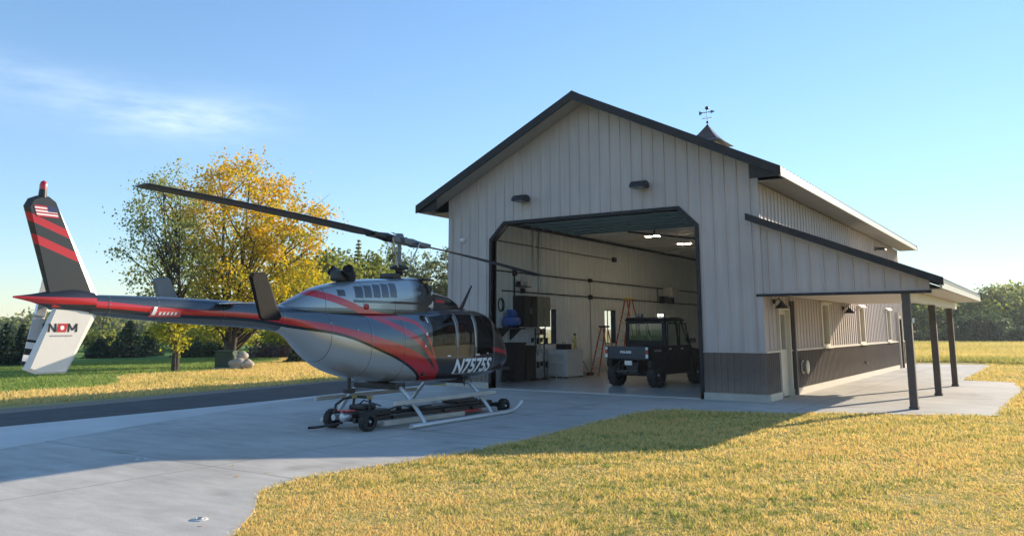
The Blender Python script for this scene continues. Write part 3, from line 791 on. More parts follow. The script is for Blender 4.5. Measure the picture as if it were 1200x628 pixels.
def ladder(loc, rz, h, w0, w1, sp, lab):
    e = empty('step_ladder', (*loc, .012), rz, lab, 'ladder', 'red step ladders in the hangar')
    for s in (-1, 1):
        m = MB(); m.tube([(s * w0, -sp, 0), (s * w1, -.04, h)], .028, 6); m.build('rail', M['orange'], e)
        m = MB(); m.tube([(s * w0, sp, 0), (s * w1, .04, h)], .022, 6); m.build('rail', M['orange'], e)
    m = MB(); m.box((-w1 - .03, -.12, h - .01), (w1 + .03, .12, h + .05), bev=.01); m.build('top_cap', M['yellow'] if h > 2 else M['black'], e)
    n = int(h / .3)
    for k in range(1, n):
        t = k * .3 / h; w = w0 + (w1 - w0) * t; y = -sp + (sp - .04) * t
        m = MB(); m.box((-w, y - .04, k * .3 - .015), (w, y + .04, k * .3 + .015)); m.build('step', M['alu'], e)
ladder((-7.0, 7.6), R(-30), 2.62, .33, .15, .62, 'tall red step ladder with yellow top behind the black utility vehicle')
ladder((-7.75, 7.15), R(-30), 1.66, .26, .14, .42, 'short red step ladder with black top left of the tall ladder')
M['hubm'] = pmat('rotor_head_grey', (.16, .17, .18), .45, metal=.4, var=.2)
M['blackmat'] = pmat('black_matt', (.005, .005, .006), .7, var=.2, spec=.2)
M['bladeblk'] = pmat('blade_black', (.03, .03, .033), .45, var=.1)
# ------------------------------------------------------------------ helicopter
heli = empty('helicopter', (-4.389, -7.408, 0), 1.591, 'black, red and silver helicopter parked in front of the hangar', 'helicopter')
def curve_node(nt, xs, pts, x0=-6.0, xr=10.0, zr=3.0):
    """Float Curve: local x (m) -> height (m)"""
    f = nd(nt, 'ShaderNodeFloatCurve')
    c = f.mapping.curves[0]
    P = [((x - x0) / xr, z / zr) for x, z in pts]
    c.points[0].location = (0, P[0][1]); c.points[1].location = (1, P[-1][1])
    for p in P: c.points.new(*p)
    f.mapping.update()
    nt.links.new(mth(nt, 'DIVIDE', mth(nt, 'SUBTRACT', xs, x0), xr), f.inputs['Value'])
    return mth(nt, 'MULTIPLY', f.outputs[0], zr)
def heli_paint():
    m, nt, out = newmat('helicopter_livery')
    p = nd(nt, 'ShaderNodeBsdfPrincipled')
    tc = nd(nt, 'ShaderNodeTexCoord').outputs['Object']
    sx = nd(nt, 'ShaderNodeSeparateXYZ'); nt.links.new(tc, sx.inputs[0]); x, z = sx.outputs[0], sx.outputs[2]
    A = curve_node(nt, x, [(-5.75, 1.955), (-4.7, 1.885), (-3.4, 1.84), (-2.65, 1.765), (-1.95, 1.66), (-1.0, 1.45), (-.14, 1.18), (.2, .98), (.48, .74), (.62, .5), (.8, .0)])
    B = curve_node(nt, x, [(-5.75, 1.875), (-4.7, 1.81), (-3.4, 1.765), (-2.65, 1.665), (-1.9, 1.55), (-1.2, 1.33), (-.36, 1.0), (.11, .70), (.25, .5), (.5, 0)])
    Cc = curve_node(nt, x, [(-3.4, 2.45), (-2.3, 2.19), (-1.8, 2.07), (-1.3, 1.90), (-.63, 1.63), (-.17, 1.41), (.2, 1.10), (.5, .74), (.8, .3)])
    D = curve_node(nt, x, [(-1.5, 1.96), (-.97, 1.86), (-.3, 1.76), (.0, 1.56), (.2, 1.25), (.4, .8), (.6, .3)])
    def AND(a, b): return mth(nt, 'MULTIPLY', a, b)
    lt = lambda a, b: mth(nt, 'LESS_THAN', a, b)
    gt = lambda a, b: mth(nt, 'GREATER_THAN', a, b)
    red1 = AND(lt(z, A), gt(z, B))
    c2 = lt(mth(nt, 'ABSOLUTE', mth(nt, 'SUBTRACT', z, Cc)), .062)
    c3 = AND(lt(mth(nt, 'ABSOLUTE', mth(nt, 'SUBTRACT', z, D)), .042), AND(gt(x, -1.35), lt(x, .3)))
    c2 = AND(c2, lt(x, .42))
    red = mth(nt, 'MINIMUM', mth(nt, 'ADD', red1, mth(nt, 'ADD', c2, AND(c3, gt(z, A)))), 1.0)
    red = AND(red, mth(nt, 'SUBTRACT', 1.0, AND(c2, lt(z, B))))
    # nose swoosh
    N1 = curve_node(nt, x, [(1.3, 1.34), (1.67, 1.27), (2.0, 1.235), (2.42, 1.19), (2.9, 1.12), (3.3, 1.02)])
    sw = AND(lt(mth(nt, 'ABSOLUTE', mth(nt, 'SUBTRACT', z, N1)), mth(nt, 'MULTIPLY_ADD', x, -.004, .048)), AND(gt(x, 1.62), lt(x, 3.05)))
    red = mth(nt, 'MAXIMUM', red, sw)
    silver = lt(z, mth(nt, 'SUBTRACT', B, .045))
    # base: gunmetal amidships, near-black on boom and cabin
    g1 = nd(nt, 'ShaderNodeMapRange'); nt.links.new(x, g1.inputs[0]); g1.inputs[1].default_value = -3.4; g1.inputs[2].default_value = -2.4
    g2 = nd(nt, 'ShaderNodeMapRange'); nt.links.new(x, g2.inputs[0]); g2.inputs[1].default_value = -.05; g2.inputs[2].default_value = .12; g2.inputs[3].default_value = 1; g2.inputs[4].default_value = 0
    gm = AND(g1.outputs[0], g2.outputs[0])
    deck = lt(mth(nt, 'ABSOLUTE', mth(nt, 'SUBTRACT', z, 1.885)), .022)
    base = mixc(nt, gm, mixc(nt, mth(nt, 'LESS_THAN', x, -1.0), (.010, .012, .016), (.028, .042, .062)), mixc(nt, gt(z, 1.95), (.085, .11, .125), (.30, .345, .36)))
    base = mixc(nt, AND(deck, gt(x, -3.0)), base, (.008, .010, .016))
    base = mixc(nt, lt(z, B), base, (.008, .009, .012))
    base = mixc(nt, silver, base, mixc(nt, mth(nt, 'LESS_THAN', x, -2.86), (.50, .50, .485), (.10, .11, .115)))
    base = mixc(nt, red, base, (.50, .010, .022))
    # panel gaps and rivet rows
    gaps = None
    for gx in (-5.55, -4.9, -3.9, -2.86, -2.05, -1.28, -.52, .18):
        q = lt(mth(nt, 'ABSOLUTE', mth(nt, 'SUBTRACT', x, gx)), .006); gaps = q if gaps is None else mth(nt, 'MAXIMUM', gaps, q)
    riv = None
    for gx in (-5.52, -4.87, -3.87, -2.83, -2.02, -1.25, -.49):
        q = AND(lt(mth(nt, 'ABSOLUTE', mth(nt, 'SUBTRACT', x, gx)), .005), lt(mth(nt, 'FRACT', mth(nt, 'MULTIPLY', z, 22.0)), .25)); riv = q if riv is None else mth(nt, 'MAXIMUM', riv, q)
    base = mixc(nt, mth(nt, 'MULTIPLY', gaps, .75), base, (.01, .01, .012))
    base = mixc(nt, mth(nt, 'MULTIPLY', riv, .6), base, (.35, .36, .37))
    nt.links.new(base, p.inputs['Base Color'])
    nt.links.new(mth(nt, 'MULTIPLY', mth(nt, 'MULTIPLY', mth(nt, 'SUBTRACT', 1.0, red), mth(nt, 'MAXIMUM', mth(nt, 'MULTIPLY', silver, .3), gm)), .5), p.inputs['Metallic'])
    p.inputs['Roughness'].default_value = .3
    p.inputs['Coat Weight'].default_value = .8; p.inputs['Coat Roughness'].default_value = .05
    bn = nd(nt, 'ShaderNodeBump'); bn.inputs['Strength'].default_value = .12; bn.inputs['Distance'].default_value = .01
    nt.links.new(noise(nt, tc, 2.5, 2), bn.inputs['Height']); nt.links.new(bn.outputs[0], p.inputs['Normal'])
    nt.links.new(p.outputs[0], out.inputs[0]); return m
M['heli'] = heli_paint()

def fin_paint():
    m, nt, out = newmat('fin_livery')
    p = nd(nt, 'ShaderNodeBsdfPrincipled')
    tc = nd(nt, 'ShaderNodeTexCoord').outputs['Object']
    sx = nd(nt, 'ShaderNodeSeparateXYZ'); nt.links.new(tc, sx.inputs[0]); x, z = sx.outputs[0], sx.outputs[2]
    u = mth(nt, 'MULTIPLY_ADD', x, .36, z)     # stripes fall towards the front
    def band(c, w): return mth(nt, 'LESS_THAN', mth(nt, 'ABSOLUTE', mth(nt, 'SUBTRACT', u, c)), w)
    r = mth(nt, 'MINIMUM', mth(nt, 'ADD', band(.545, .045), band(.325, .05)), 1.0)
    b = mixc(nt, r, (.022, .024, .026), (.48, .012, .022))
    nt.links.new(b, p.inputs['Base Color']); p.inputs['Roughness'].default_value = .35; p.inputs['Coat Weight'].default_value = .3
    nt.links.new(p.outputs[0], out.inputs[0]); return m
M['fin'] = fin_paint()

def pchip(xs, ys, x):
    xs = np.array(xs); ys = np.array(ys); h = np.diff(xs); d = np.diff(ys) / h
    mm = np.zeros(len(xs)); mm[0], mm[-1] = d[0], d[-1]
    for i in range(1, len(xs) - 1):
        if d[i - 1] * d[i] > 0:
            w1 = 2 * h[i] + h[i - 1]; w2 = h[i] + 2 * h[i - 1]
            mm[i] = (w1 + w2) / (w1 / d[i - 1] + w2 / d[i])
    i = int(np.clip(np.searchsorted(xs, x) - 1, 0, len(h) - 1)); t = (x - xs[i]) / h[i]
    return float((2 * t ** 3 - 3 * t ** 2 + 1) * ys[i] + (t ** 3 - 2 * t * t + t) * h[i] * mm[i] + (-2 * t ** 3 + 3 * t * t) * ys[i + 1] + (t ** 3 - t * t) * h[i] * mm[i + 1])
class Loft:
    def __init__(s, st, flat=False):
        s.st = st; s.xs = [a[0] for a in st]; s.flat = flat
    def par(s, x):
        return [pchip(s.xs, [a[k] for a in s.st], x) for k in range(1, 5)]
    def P(s, x, th, off=0.0):
        top, bot, hw, n = s.par(x)
        zc, hh = (top + bot) / 2, (top - bot) / 2
        if s.flat: zc, hh = bot, top - bot
        c, sn = math.cos(th), math.sin(th)
        e = 2 / n
        y = (hw + off) * math.copysign(abs(c) ** e, c)
        z = zc + (hh + off) * math.copysign(abs(sn) ** e, sn)
        return Vector((x, y, z))
    def th_at(s, x, z):
        """right-hand side (y<0) angle whose surface point has height z"""
        top, bot, hw, n = s.par(x)
        zc, hh = (top + bot) / 2, (top - bot) / 2
        if s.flat: zc, hh = bot, top - bot
        v = max(-1, min(1, (z - zc) / hh)); sn = math.copysign(abs(v) ** (n / 2), v)
        return PI - math.asin(sn)
    def patch(s, mb, x0, x1, z0, z1, off, nx=4, nz=5, side=-1, mi=0, shear=0.0):
        g = []
        for i in range(nx + 1):
            for j in range(nz + 1):
                zz = z0 + (z1 - z0) * j / nz
                x = x0 + (x1 - x0) * i / nx + shear * (zz - z0)
                p = s.P(x, s.th_at(x, zz), off)
                if side > 0: p.y = -p.y
                g.append(p)
        f = [(i * (nz + 1) + j, (i + 1) * (nz + 1) + j, (i + 1) * (nz + 1) + j + 1, i * (nz + 1) + j + 1) for i in range(nx) for j in range(nz)]
        if side > 0: f = [q[::-1] for q in f]
        mb._add(g, f, mi, True)

body = Loft([(-5.75, 2.03, 1.79, .10, 2), (-5.2, 2.035, 1.74, .125, 2), (-4.5, 2.03, 1.69, .15, 2), (-3.2, 2.0, 1.62, .19, 2), (-2.8, 1.98, 1.57, .22, 2), (-2.5, 1.96, 1.44, .29, 2.1),
             (-2.2, 1.95, 1.20, .38, 2.2), (-1.8, 1.94, .97, .48, 2.3), (-1.3, 1.93, .82, .56, 2.4), (-.7, 1.93, .72, .62, 2.5), (0, 1.94, .67, .65, 3.1), (.6, 1.98, .655, .665, 3.6),
             (1.2, 2.0, .65, .665, 3.8), (1.8, 1.99, .66, .655, 3.7), (2.15, 1.94, .675, .635, 3.4), (2.5, 1.78, .705, .58, 3.0), (2.8, 1.55, .75, .49, 2.7), (3.05, 1.32, .81, .37, 2.4), (3.25, 1.14, .885, .22, 2.1), (3.36, 1.05, .95, .10, 2), (3.40, 1.0, .98, .012, 2)])
NK = 64
WIN = {'rear_side_window': (.20, .86, 0, 8), 'rear_door_window': (.98, 1.46, 0, 8), 'front_door_window': (1.58, 2.14, -1, 8)}
WS = (2.24, 3.02)
lines = set([round(-5.75 + i * .07, 3) for i in range(int((3.4 + 5.75) / .07) + 1)] + [3.36, 3.40])
marks = [.20, .86, .98, 1.46, 1.58, 2.14, 2.24, 3.02]
lines = sorted([l for l in lines if all(abs(l - k) > .025 for k in marks)] + marks)
def winof(xm, k):
    kk = k if k < 32 else k - 64        # left side angles -31..31 ; right side mirrored
    sidek = kk if -16 <= kk < 16 else (31 - kk if kk >= 16 else -33 - kk)
    left = -16 <= kk < 16
    for nme, (xa, xb, ka, kb) in WIN.items():
        if xa < xm < xb and ka <= sidek < kb: return nme + ('_L' if left else '_R')
    if WS[0] < xm < WS[1] and 3 <= sidek < 15: return 'windscreen_L' if left else 'windscreen_R'
    return 'body'
bins = {}
P_ = [[body.P(x, 2 * PI * k / NK) for k in range(NK)] for x in lines]
for i in range(len(lines) - 1):
    xm = (lines[i] + lines[i + 1]) / 2
    for k in range(NK):
        bins.setdefault(winof(xm, k), []).append((i, k))
def binmesh(cells, name, mat, parent):
    idx = {}; vs = []; fs = []
    for (i, k) in cells:
        f = []
        for (a, b) in ((i, k), (i, (k + 1) % NK), (i + 1, (k + 1) % NK), (i + 1, k)):
            if (a, b) not in idx: idx[(a, b)] = len(vs); vs.append(P_[a][b])
            f.append(idx[(a, b)])
        fs.append(f[::-1])
    m = MB(); m._add(vs, fs, 0, True); return m.build(name, mat, parent, fixn=False)
fus = None
for nme, cells in bins.items():
    if nme == 'body': fus = binmesh(cells, 'fuselage', M['heli'], heli)
for nme, cells in bins.items():
    if nme != 'body': binmesh(cells, nme[:-2], M['hglass'], heli)
# close the tail end
m = MB(); m._add(P_[0], [tuple(range(NK))]); m.build('tail_cap', M['heli'], heli)
# window surrounds: slim reflection bars, doors seams and a handle
for side in (-1, 1):
    for (xa, xb, nme) in ((.93, 1.52, 'rear_door'), (1.525, 2.19, 'front_door')):
        m = MB()
        body.patch(m, xa - .008, xa + .008, .80, 1.90, .004, 1, 14, side)
        body.patch(m, xb - .008, xb + .008, .80, 1.86, .004, 1, 14, side)
        body.patch(m, xa, xb, .79, .805, .004, 6, 1, side)
        d = m.build('door_seam', M['greylet'], heli)
    m = MB(); body.patch(m, 1.50, 1.64, 1.115, 1.15, .012, 3, 2, side); m.build('door_handle', M['alu'], heli)
    m = MB(); body.patch(m, .90, .945, 1.28, 1.84, .006, 1, 10, side, shear=-.12); m.build('reflection_bar', M['greylet'], heli)  # pale bars between the windows: light reflections put in as colour
    m = MB(); body.patch(m, 1.50, 1.54, 1.28, 1.84, .006, 1, 10, side, shear=-.12); m.build('reflection_bar', M['alu'], heli)
for (x, z, w_, h_) in ((.02, 1.50, .05, .05), (-.02, 1.30, .04, .03), (.10, 1.72, .03, .10), (.62, 1.12, .10, .025), (1.9, 1.14, .06, .02)):
    m = MB(); body.patch(m, x, x + w_, z, z + h_, .007, 2, 2, -1); m.build('placard', M['whitelet'], heli)
# cabin inside
m = MB(); m.box((.05, -.55, .80), (2.9, .55, .84)); m.build('cabin_floor', M['black'], heli)
m = MB(); m.box((.02, -.58, .80), (.06, .58, 1.85)); m.build('rear_bulkhead', M['black'], heli)
m = MB(); m.box((2.45, -.35, .84), (2.75, .35, 1.28), bev=.04); m.build('instrument_panel', M['black'], heli)
for (x, nme) in ((.45, 'rear'), (1.45, 'front')):
    for y in (-.38, .38):
        e = empty('seat', (x, y, 0)); e.parent = heli
        m = MB(); m.box((-.18, -.22, .84), (.32, .22, 1.08), bev=.04); m.box((-.26, -.22, 1.0), (-.12, .22, 1.5), bev=.04); m.build('cushion', M['black'], e)
        m = MB(); m.box((-.27, -.15, 1.47), (-.09, .15, 1.70), bev=.04); m.build('headrest', M['redfab'], e)
# engine cowling
cowl = Loft([(-2.75, 1.99, 1.87, .10, 2.2), (-2.45, 2.12, 1.87, .19, 2.4), (-2.1, 2.27, 1.87, .26, 2.6), (-1.6, 2.38, 1.87, .33, 2.9), (-1.1, 2.45, 1.87, .37, 3.2), (-.4, 2.50, 1.87, .385, 3.4), (.2, 2.545, 1.87, .38, 3.4), (.40, 2.54, 1.87, .365, 3.2)], flat=True)
def loftmesh(lf, x0, x1, nx, k0, k1, nk, name, mat, parent, caps=True):
    m = MB(); g = []
    for i in range(nx + 1):
        x = x0 + (x1 - x0) * i / nx
        for k in range(nk + 1): g.append(lf.P(x, k0 + (k1 - k0) * k / nk))
    m._add(g, [(i * (nk + 1) + k, i * (nk + 1) + k + 1, (i + 1) * (nk + 1) + k + 1, (i + 1) * (nk + 1) + k) for i in range(nx) for k in range(nk)], 0, True)
    if caps:
        m._add(g[:nk + 1], [tuple(range(nk + 1))]); m._add(g[-nk - 1:], [tuple(range(nk + 1))[::-1]])
    bmesh.ops.recalc_face_normals(m.bm, faces=m.bm.faces)
    return m.build(name, mat, parent)
cow = loftmesh(cowl, -2.75, .40, 44, 0, PI, 32, 'engine_cowling', M['heli'], heli)
for side in (-1, 1):
    for k in range(5):
        m = MB(); x = -1.45 + k * .205
        cowl.patch(m, x, x + .155, 2.12 + k * .008, 2.31 + k * .022, .006, 3, 6, side, shear=.02); m.build('cooling_grille', M['gcoat'], cow)
    m = MB(); cowl.patch(m, -1.80, -1.66, 2.14, 2.24, .006, 3, 4, side); m.build('cooling_grille', M['gcoat'], cow)
    m = MB(); cowl.patch(m, -1.5, .36, 2.045, 2.085, .006, 12, 1, side); m.build('cowling_seam', M['gcoat'], cow)
    m = MB()
    for a in range(14):
        pass
    c0 = Vector(cowl.P(-1.22, cowl.th_at(-1.22, 1.98), .0)); c0.y *= -side * 1 if side > 0 else 1
    m.lathe([(.001, .0), (.05, .0), (.05, .012), (.001, .014)], c0, (0, side, .1), 16); m.build('fuel_cap', M['red'], cow)
    for (x, z, lf) in ((-2.1, 1.905, body), (-1.75, 1.905, body), (-1.45, 1.905, body), (-1.05, 1.91, body), (-2.05, 1.70, body), (-1.55, 1.60, body), (-.25, 1.58, body)):
        m = MB(); c = lf.P(x, lf.th_at(x, z)); c.y *= -side if side > 0 else 1
        m.ball(c, .018); m.build('latch', M['steel'], heli)
# exhaust stacks and inlet
for side in (-1, 1):
    m = MB(); m.tube([(-1.35, side * .10, 2.36), (-1.38, side * .13, 2.50), (-1.52, side * .20, 2.60)], [.07, .08, .09], 16, cap=False); m.tube([(-1.37, side * .12, 2.47), (-1.5, side * .19, 2.585)], [.065, .08], 16); m.build('exhaust_stack', M['dark'], cow)
m = MB(); m.box((-1.62, -.12, 2.40), (-1.22, .12, 2.58), bev=.05); m.build('exhaust_fairing', M['black'], cow)
m = MB(); m.box((.36, -.30, 2.50), (.66, .30, 2.535), bev=.012); m.build('inlet_lip', M['black'], cow)
m = MB(); m.box((-.35, -.16, 2.50), (-.12, .16, 2.60), bev=.03); m.build('inlet_screen', M['black'], cow)
m = MB(); m.box((.30, -.30, 1.93), (.62, .30, 2.42), bev=.05); m.cyl((.44, -.24, 2.15), (.44, -.36, 2.15), .11, 16); m.tube([(.40, -.30, 1.98), (.52, -.33, 2.2), (.42, -.3, 2.45)], .03, 8); m.build('transmission_bay', M['dark'], heli)
m = MB(); m.tube([(.62, -.29, 1.95), (.50, -.32, 2.1), (.60, -.30, 2.3)], .02, 8); m.box((.47, -.34, 2.0), (.60, -.31, 2.12), bev=.01); m.build('hydraulic_line', M['alu'], heli)
frt = Loft([(.45, 2.28, 1.93, .31, 2.8), (.8, 2.29, 1.93, .30, 2.7), (1.2, 2.26, 1.95, .27, 2.6), (1.5, 2.18, 1.96, .22, 2.4), (1.72, 2.07, 1.97, .14, 2.2), (1.82, 2.0, 1.97, .05, 2)], flat=True)
ff = loftmesh(frt, .45, 1.82, 20, 0, PI, 24, 'forward_fairing', M['gcoat'], heli)
for side in (-1, 1):
    m = MB(); frt.patch(m, .72, 1.02, 2.10, 2.15, .005, 3, 2, side); m.build('fairing_marking', M['red'], ff)
m = MB(); m.prism([(1.58, 1.99), (1.70, 1.99), (2.02, 2.47), (1.985, 2.48)], 1, -.21, -.195); m.prism([(1.50, 1.97), (1.8, 1.97), (1.75, 2.005), (1.52, 2.005)], 1, -.23, -.175); m.build('cable_cutter', M['black'], heli)
# mast, hub and blades
m = MB(); m.tube([(0, 0, 2.5), (0, 0, 3.19)], .038, 14); m.build('mast', M['hubm'], heli)
m = MB(); m.lathe([(.03, 0), (.17, .01), (.17, .05), (.12, .08), (.05, .09)], (0, 0, 2.68), (0, 0, 1)); m.lathe([(.03, -.1), (.06, -.1), (.07, 0)], (0, 0, 2.68), (0, 0, 1)); m.build('swashplate', M['dark'], heli)
rotor = empty('main_rotor', (0, 0, 3.222), 1.619 - 1.591); rotor.parent = heli; rotor.rotation_euler = (0, math.atan(.055), 1.619 - 1.591)
m = MB(); m.box((-.28, -.09, -.06), (.28, .09, .06), bev=.02); m.cyl((0, -.16, 0), (0, .16, 0), .05, 14); m.lathe([(.001, .13), (.06, .12), (.08, .06), (.08, -.06)], (0, 0, 0), (0, 0, 1)); m.tube([(-.08, -.1, .02), (.06, .12, .14)], .012, 6); m.tube([(.08, -.1, .02), (-.06, .12, .14)], .012, 6); m.build('hub', M['hubm'], rotor)
for s in (1, -1):
    m = MB(); m.tube([(s * .22, 0, 0), (s * .36, 0, 0), (s * .62, 0, 0)], [.07, .085, .06], 14); m.box((min(s * .5, s * .82), -.11, -.04), (max(s * .5, s * .82), .11, .04), bev=.015)
    m.tube([(s * .42, -.05, 0), (s * .40, -.17, 0)], .03, 8); m.build('blade_grip', M['hubm'] if s > 0 else M['dark'], rotor)
    m = MB(); m.tube([(s * .40, -.16, 0), (s * .15, -.12, -.52)], .013, 6); m.build('pitch_link', M['steel'], rotor)
    # blade : airfoil section, slight twist and droop
    sec = [(.5, 0), (.46, .018), (.36, .033), (.2, .038), (0, .030), (-.25, .016), (-.5, .001), (-.25, -.012), (0, -.020), (.2, -.026), (.36, -.024), (.46, -.014)]
    m = MB(); vs = []; NS = 24
    for i in range(NS + 1):
        t = i / NS; r = .72 + (5.275 - .72) * t
        ch = .33 if t > .06 else .2 + .13 * t / .06
        tw = R(9 - 7 * t) ; dz = -.10 * t * t + .035 * t
        for (cx, cz) in sec:
            y = cx * ch * s; z = cz * .33 * 1.25
            vs.append((s * r, y * math.cos(tw) , z + dz + (cx * ch) * math.sin(tw)))
    n = len(sec)
    m._add(vs, [(i * n + k, i * n + (k + 1) % n, (i + 1) * n + (k + 1) % n, (i + 1) * n + k) for i in range(NS) for k in range(n)] + [tuple(range(n))[::-1], tuple(range(NS * n, NS * n + n))], 0, False)
    bmesh.ops.recalc_face_normals(m.bm, faces=m.bm.faces)
    bl = m.build('rotor_blade', M['bladeblk'] if 'bladeblk' in M else M['dark'], rotor)
# tail: fins, rotor, stabiliser
def slab(mb, outline, half_t, taper=.25, mi=0, y0=0.0):
    """fin from an x-z outline: thick in the middle, thin at its edges"""
    c = Vector((sum(p[0] for p in outline) / len(outline), 0, sum(p[1] for p in outline) / len(outline)))
    n = len(outline)
    inn = [(c.x + (p[0] - c.x) * .82, c.z + (p[1] - c.z) * .94) for p in outline]
    vs = [(p[0], y0 - half_t * taper, p[1]) for p in outline] + [(p[0], y0 - half_t, p[1]) for p in inn] + [(p[0], y0 + half_t, p[1]) for p in inn] + [(p[0], y0 + half_t * taper, p[1]) for p in outline]
    fs = []
    for k in range(n):
        k2 = (k + 1) % n
        fs += [(k, k2, n + k2, n + k), (n * 2 + k, n * 2 + k2, n * 3 + k2, n * 3 + k), (n * 3 + k, n * 3 + k2, k2, k)]
    fs += [tuple(range(n, 2 * n)), tuple(range(2 * n, 3 * n))[::-1]]
    mb._add(vs, fs, mi)
    bmesh.ops.recalc_face_normals(mb.bm, faces=mb.bm.faces)
m = MB(); slab(m, [(-5.60, 1.955), (-6.215, 1.955), (-6.60, 3.02), (-6.56, 3.11), (-6.47, 3.155), (-6.33, 3.16), (-6.25, 3.11), (-6.20, 3.02)], .042)
vf = m.build('vertical_fin', M['fin'], heli)
m = MB(); slab(m, [(-5.60, 1.862), (-6.16, 1.862), (-6.44, 1.16), (-6.30, 1.105), (-5.95, 1.105)], .042); vn = m.build('ventral_fin', M['fin_white'], heli)
m = MB(); m.box((-6.21, -.062, 1.866), (-5.58, .062, 1.95), bev=.02); m.build('fin_root_band', M['red'], heli)
tl = Loft([(-6.62, 1.985, 1.965, .008, 2), (-6.45, 2.01, 1.93, .035, 2), (-6.2, 2.06, 1.86, .08, 2), (-5.95, 2.09, 1.83, .10, 2.1), (-5.7, 2.06, 1.80, .11, 2)])
def tailpaint():
    m, nt, out = newmat('tail_cone_livery'); p = nd(nt, 'ShaderNodeBsdfPrincipled')
    tc = nd(nt, 'ShaderNodeTexCoord').outputs['Object']; sx = nd(nt, 'ShaderNodeSeparateXYZ'); nt.links.new(tc, sx.inputs[0])
    r = mth(nt, 'LESS_THAN', mth(nt, 'ABSOLUTE', mth(nt, 'SUBTRACT', sx.outputs[2], 1.945)), .04)
    nt.links.new(mixc(nt, r, (.015, .016, .02), (.48, .012, .022)), p.inputs['Base Color']); p.inputs['Roughness'].default_value = .3; p.inputs['Coat Weight'].default_value = .6
    nt.links.new(p.outputs[0], out.inputs[0]); return m
loftmesh(tl, -6.62, -5.7, 24, 0, 2 * PI, 32, 'tail_cone', tailpaint(), heli, False)
m = MB(); m.lathe([(.045, 0), (.045, .05), (.04, .10)], (-6.40, 0, 3.14), (0, 0, 1), 16); b = m.build('beacon_base', M['black'], heli)
m = MB(); m.lathe([(.04, .10), (.042, .15), (.03, .19), (.001, .205)], (-6.40, 0, 3.14), (0, 0, 1), 16); m.build('beacon', M['red'], b)
# small flag on the fin: stripes and a canton
for side in (-1, 1):
    e = empty('flag_marking', (-6.36, side * .045, 2.975)); e.parent = heli
    hw, hh = .125, .065
    for k in range(7):
        m = MB(); z0 = -hh + k * 2 * hh / 7; sl = lambda z: -z * .36
        m.quad([(-hw + sl(z0), side * .002, z0), (hw + sl(z0), side * .002, z0), (hw + sl(z0 + .0186), side * .002, z0 + .0186), (-hw + sl(z0 + .0186), side * .002, z0 + .0186)])
        m.build('stripe', M['red'] if k % 2 == 0 else M['whitelet'], e)
    m = MB(); m.quad([(.02, side * .004, 0), (hw, side * .004, 0), (hw - .023, side * .004, hh), (.0, side * .004, hh)]); m.build('canton', M['navylet'], e)
# tail rotor on the left side
tr = empty('tail_rotor', (-6.11, .35, 1.90)); tr.parent = heli; tr.rotation_euler = (0, R(9), 0)
m = MB(); m.cyl((0, -.25, 0), (0, .05, 0), .035, 12); m.box((-.06, -.03, -.14), (.06, .03, .14), bev=.01); m.build('hub', M['steel'], tr)
def trbladeat():
    m, nt, out = newmat('tail_blade_livery'); p = nd(nt, 'ShaderNodeBsdfPrincipled')
    tc = nd(nt, 'ShaderNodeTexCoord').outputs['Object']; sx = nd(nt, 'ShaderNodeSeparateXYZ'); nt.links.new(tc, sx.inputs[0])
    z = mth(nt, 'ABSOLUTE', sx.outputs[2])
    st = mth(nt, 'MULTIPLY', mth(nt, 'GREATER_THAN', mth(nt, 'FRACT', mth(nt, 'DIVIDE', z, .15)), .5), mth(nt, 'GREATER_THAN', z, .42))
    c = mixc(nt, mth(nt, 'GREATER_THAN', z, .42), (.55, .56, .56), (.85, .84, .82))
    nt.links.new(mixc(nt, st, c, (.015, .015, .015)), p.inputs['Base Color']); p.inputs['Roughness'].default_value = .4
    nt.links.new(p.outputs[0], out.inputs[0]); return m
trm = trbladeat()
for s in (1, -1):
    m = MB()
    zs = sorted((s * .12, s * .72))
    m.prism([(-.07, -.006), (.02, -.014), (.07, -.003), (.07, .003), (.02, .014), (-.07, .006)], 2, zs[0], zs[1], bev=0); m.build('tail_rotor_blade', trm, tr)
m = MB(); m.cyl((-6.11, .02, 1.92), (-6.11, .16, 1.90), .06, 14); m.build('tail_gearbox', M['dark'], heli)
XS = -3.86
m = MB()
sec = [(.16, 0), (.12, .018), (.0, .024), (-.12, .010), (-.16, 0), (-.12, -.010), (0, -.018), (.12, -.014)]
vs = [(XS + a, y, 1.96 + b) for y in (-1.04, 1.04) for a, b in sec]
m._add(vs, [(k, (k + 1) % 8, 8 + (k + 1) % 8, 8 + k) for k in range(8)]); bmesh.ops.recalc_face_normals(m.bm, faces=m.bm.faces); m.build('stabiliser', M['gcoat'], heli)
for s in (-1, 1):
    m = MB(); slab(m, [(-4.22, 2.30), (-4.19, 2.35), (-3.97, 2.37), (-3.93, 2.33), (-3.64, 1.78), (-3.68, 1.73), (-3.97, 1.73), (-4.02, 1.77)], .022, y0=s * 1.05)
    m.build('endplate', M['blackmat'] if s < 0 else M['hubm'], heli)
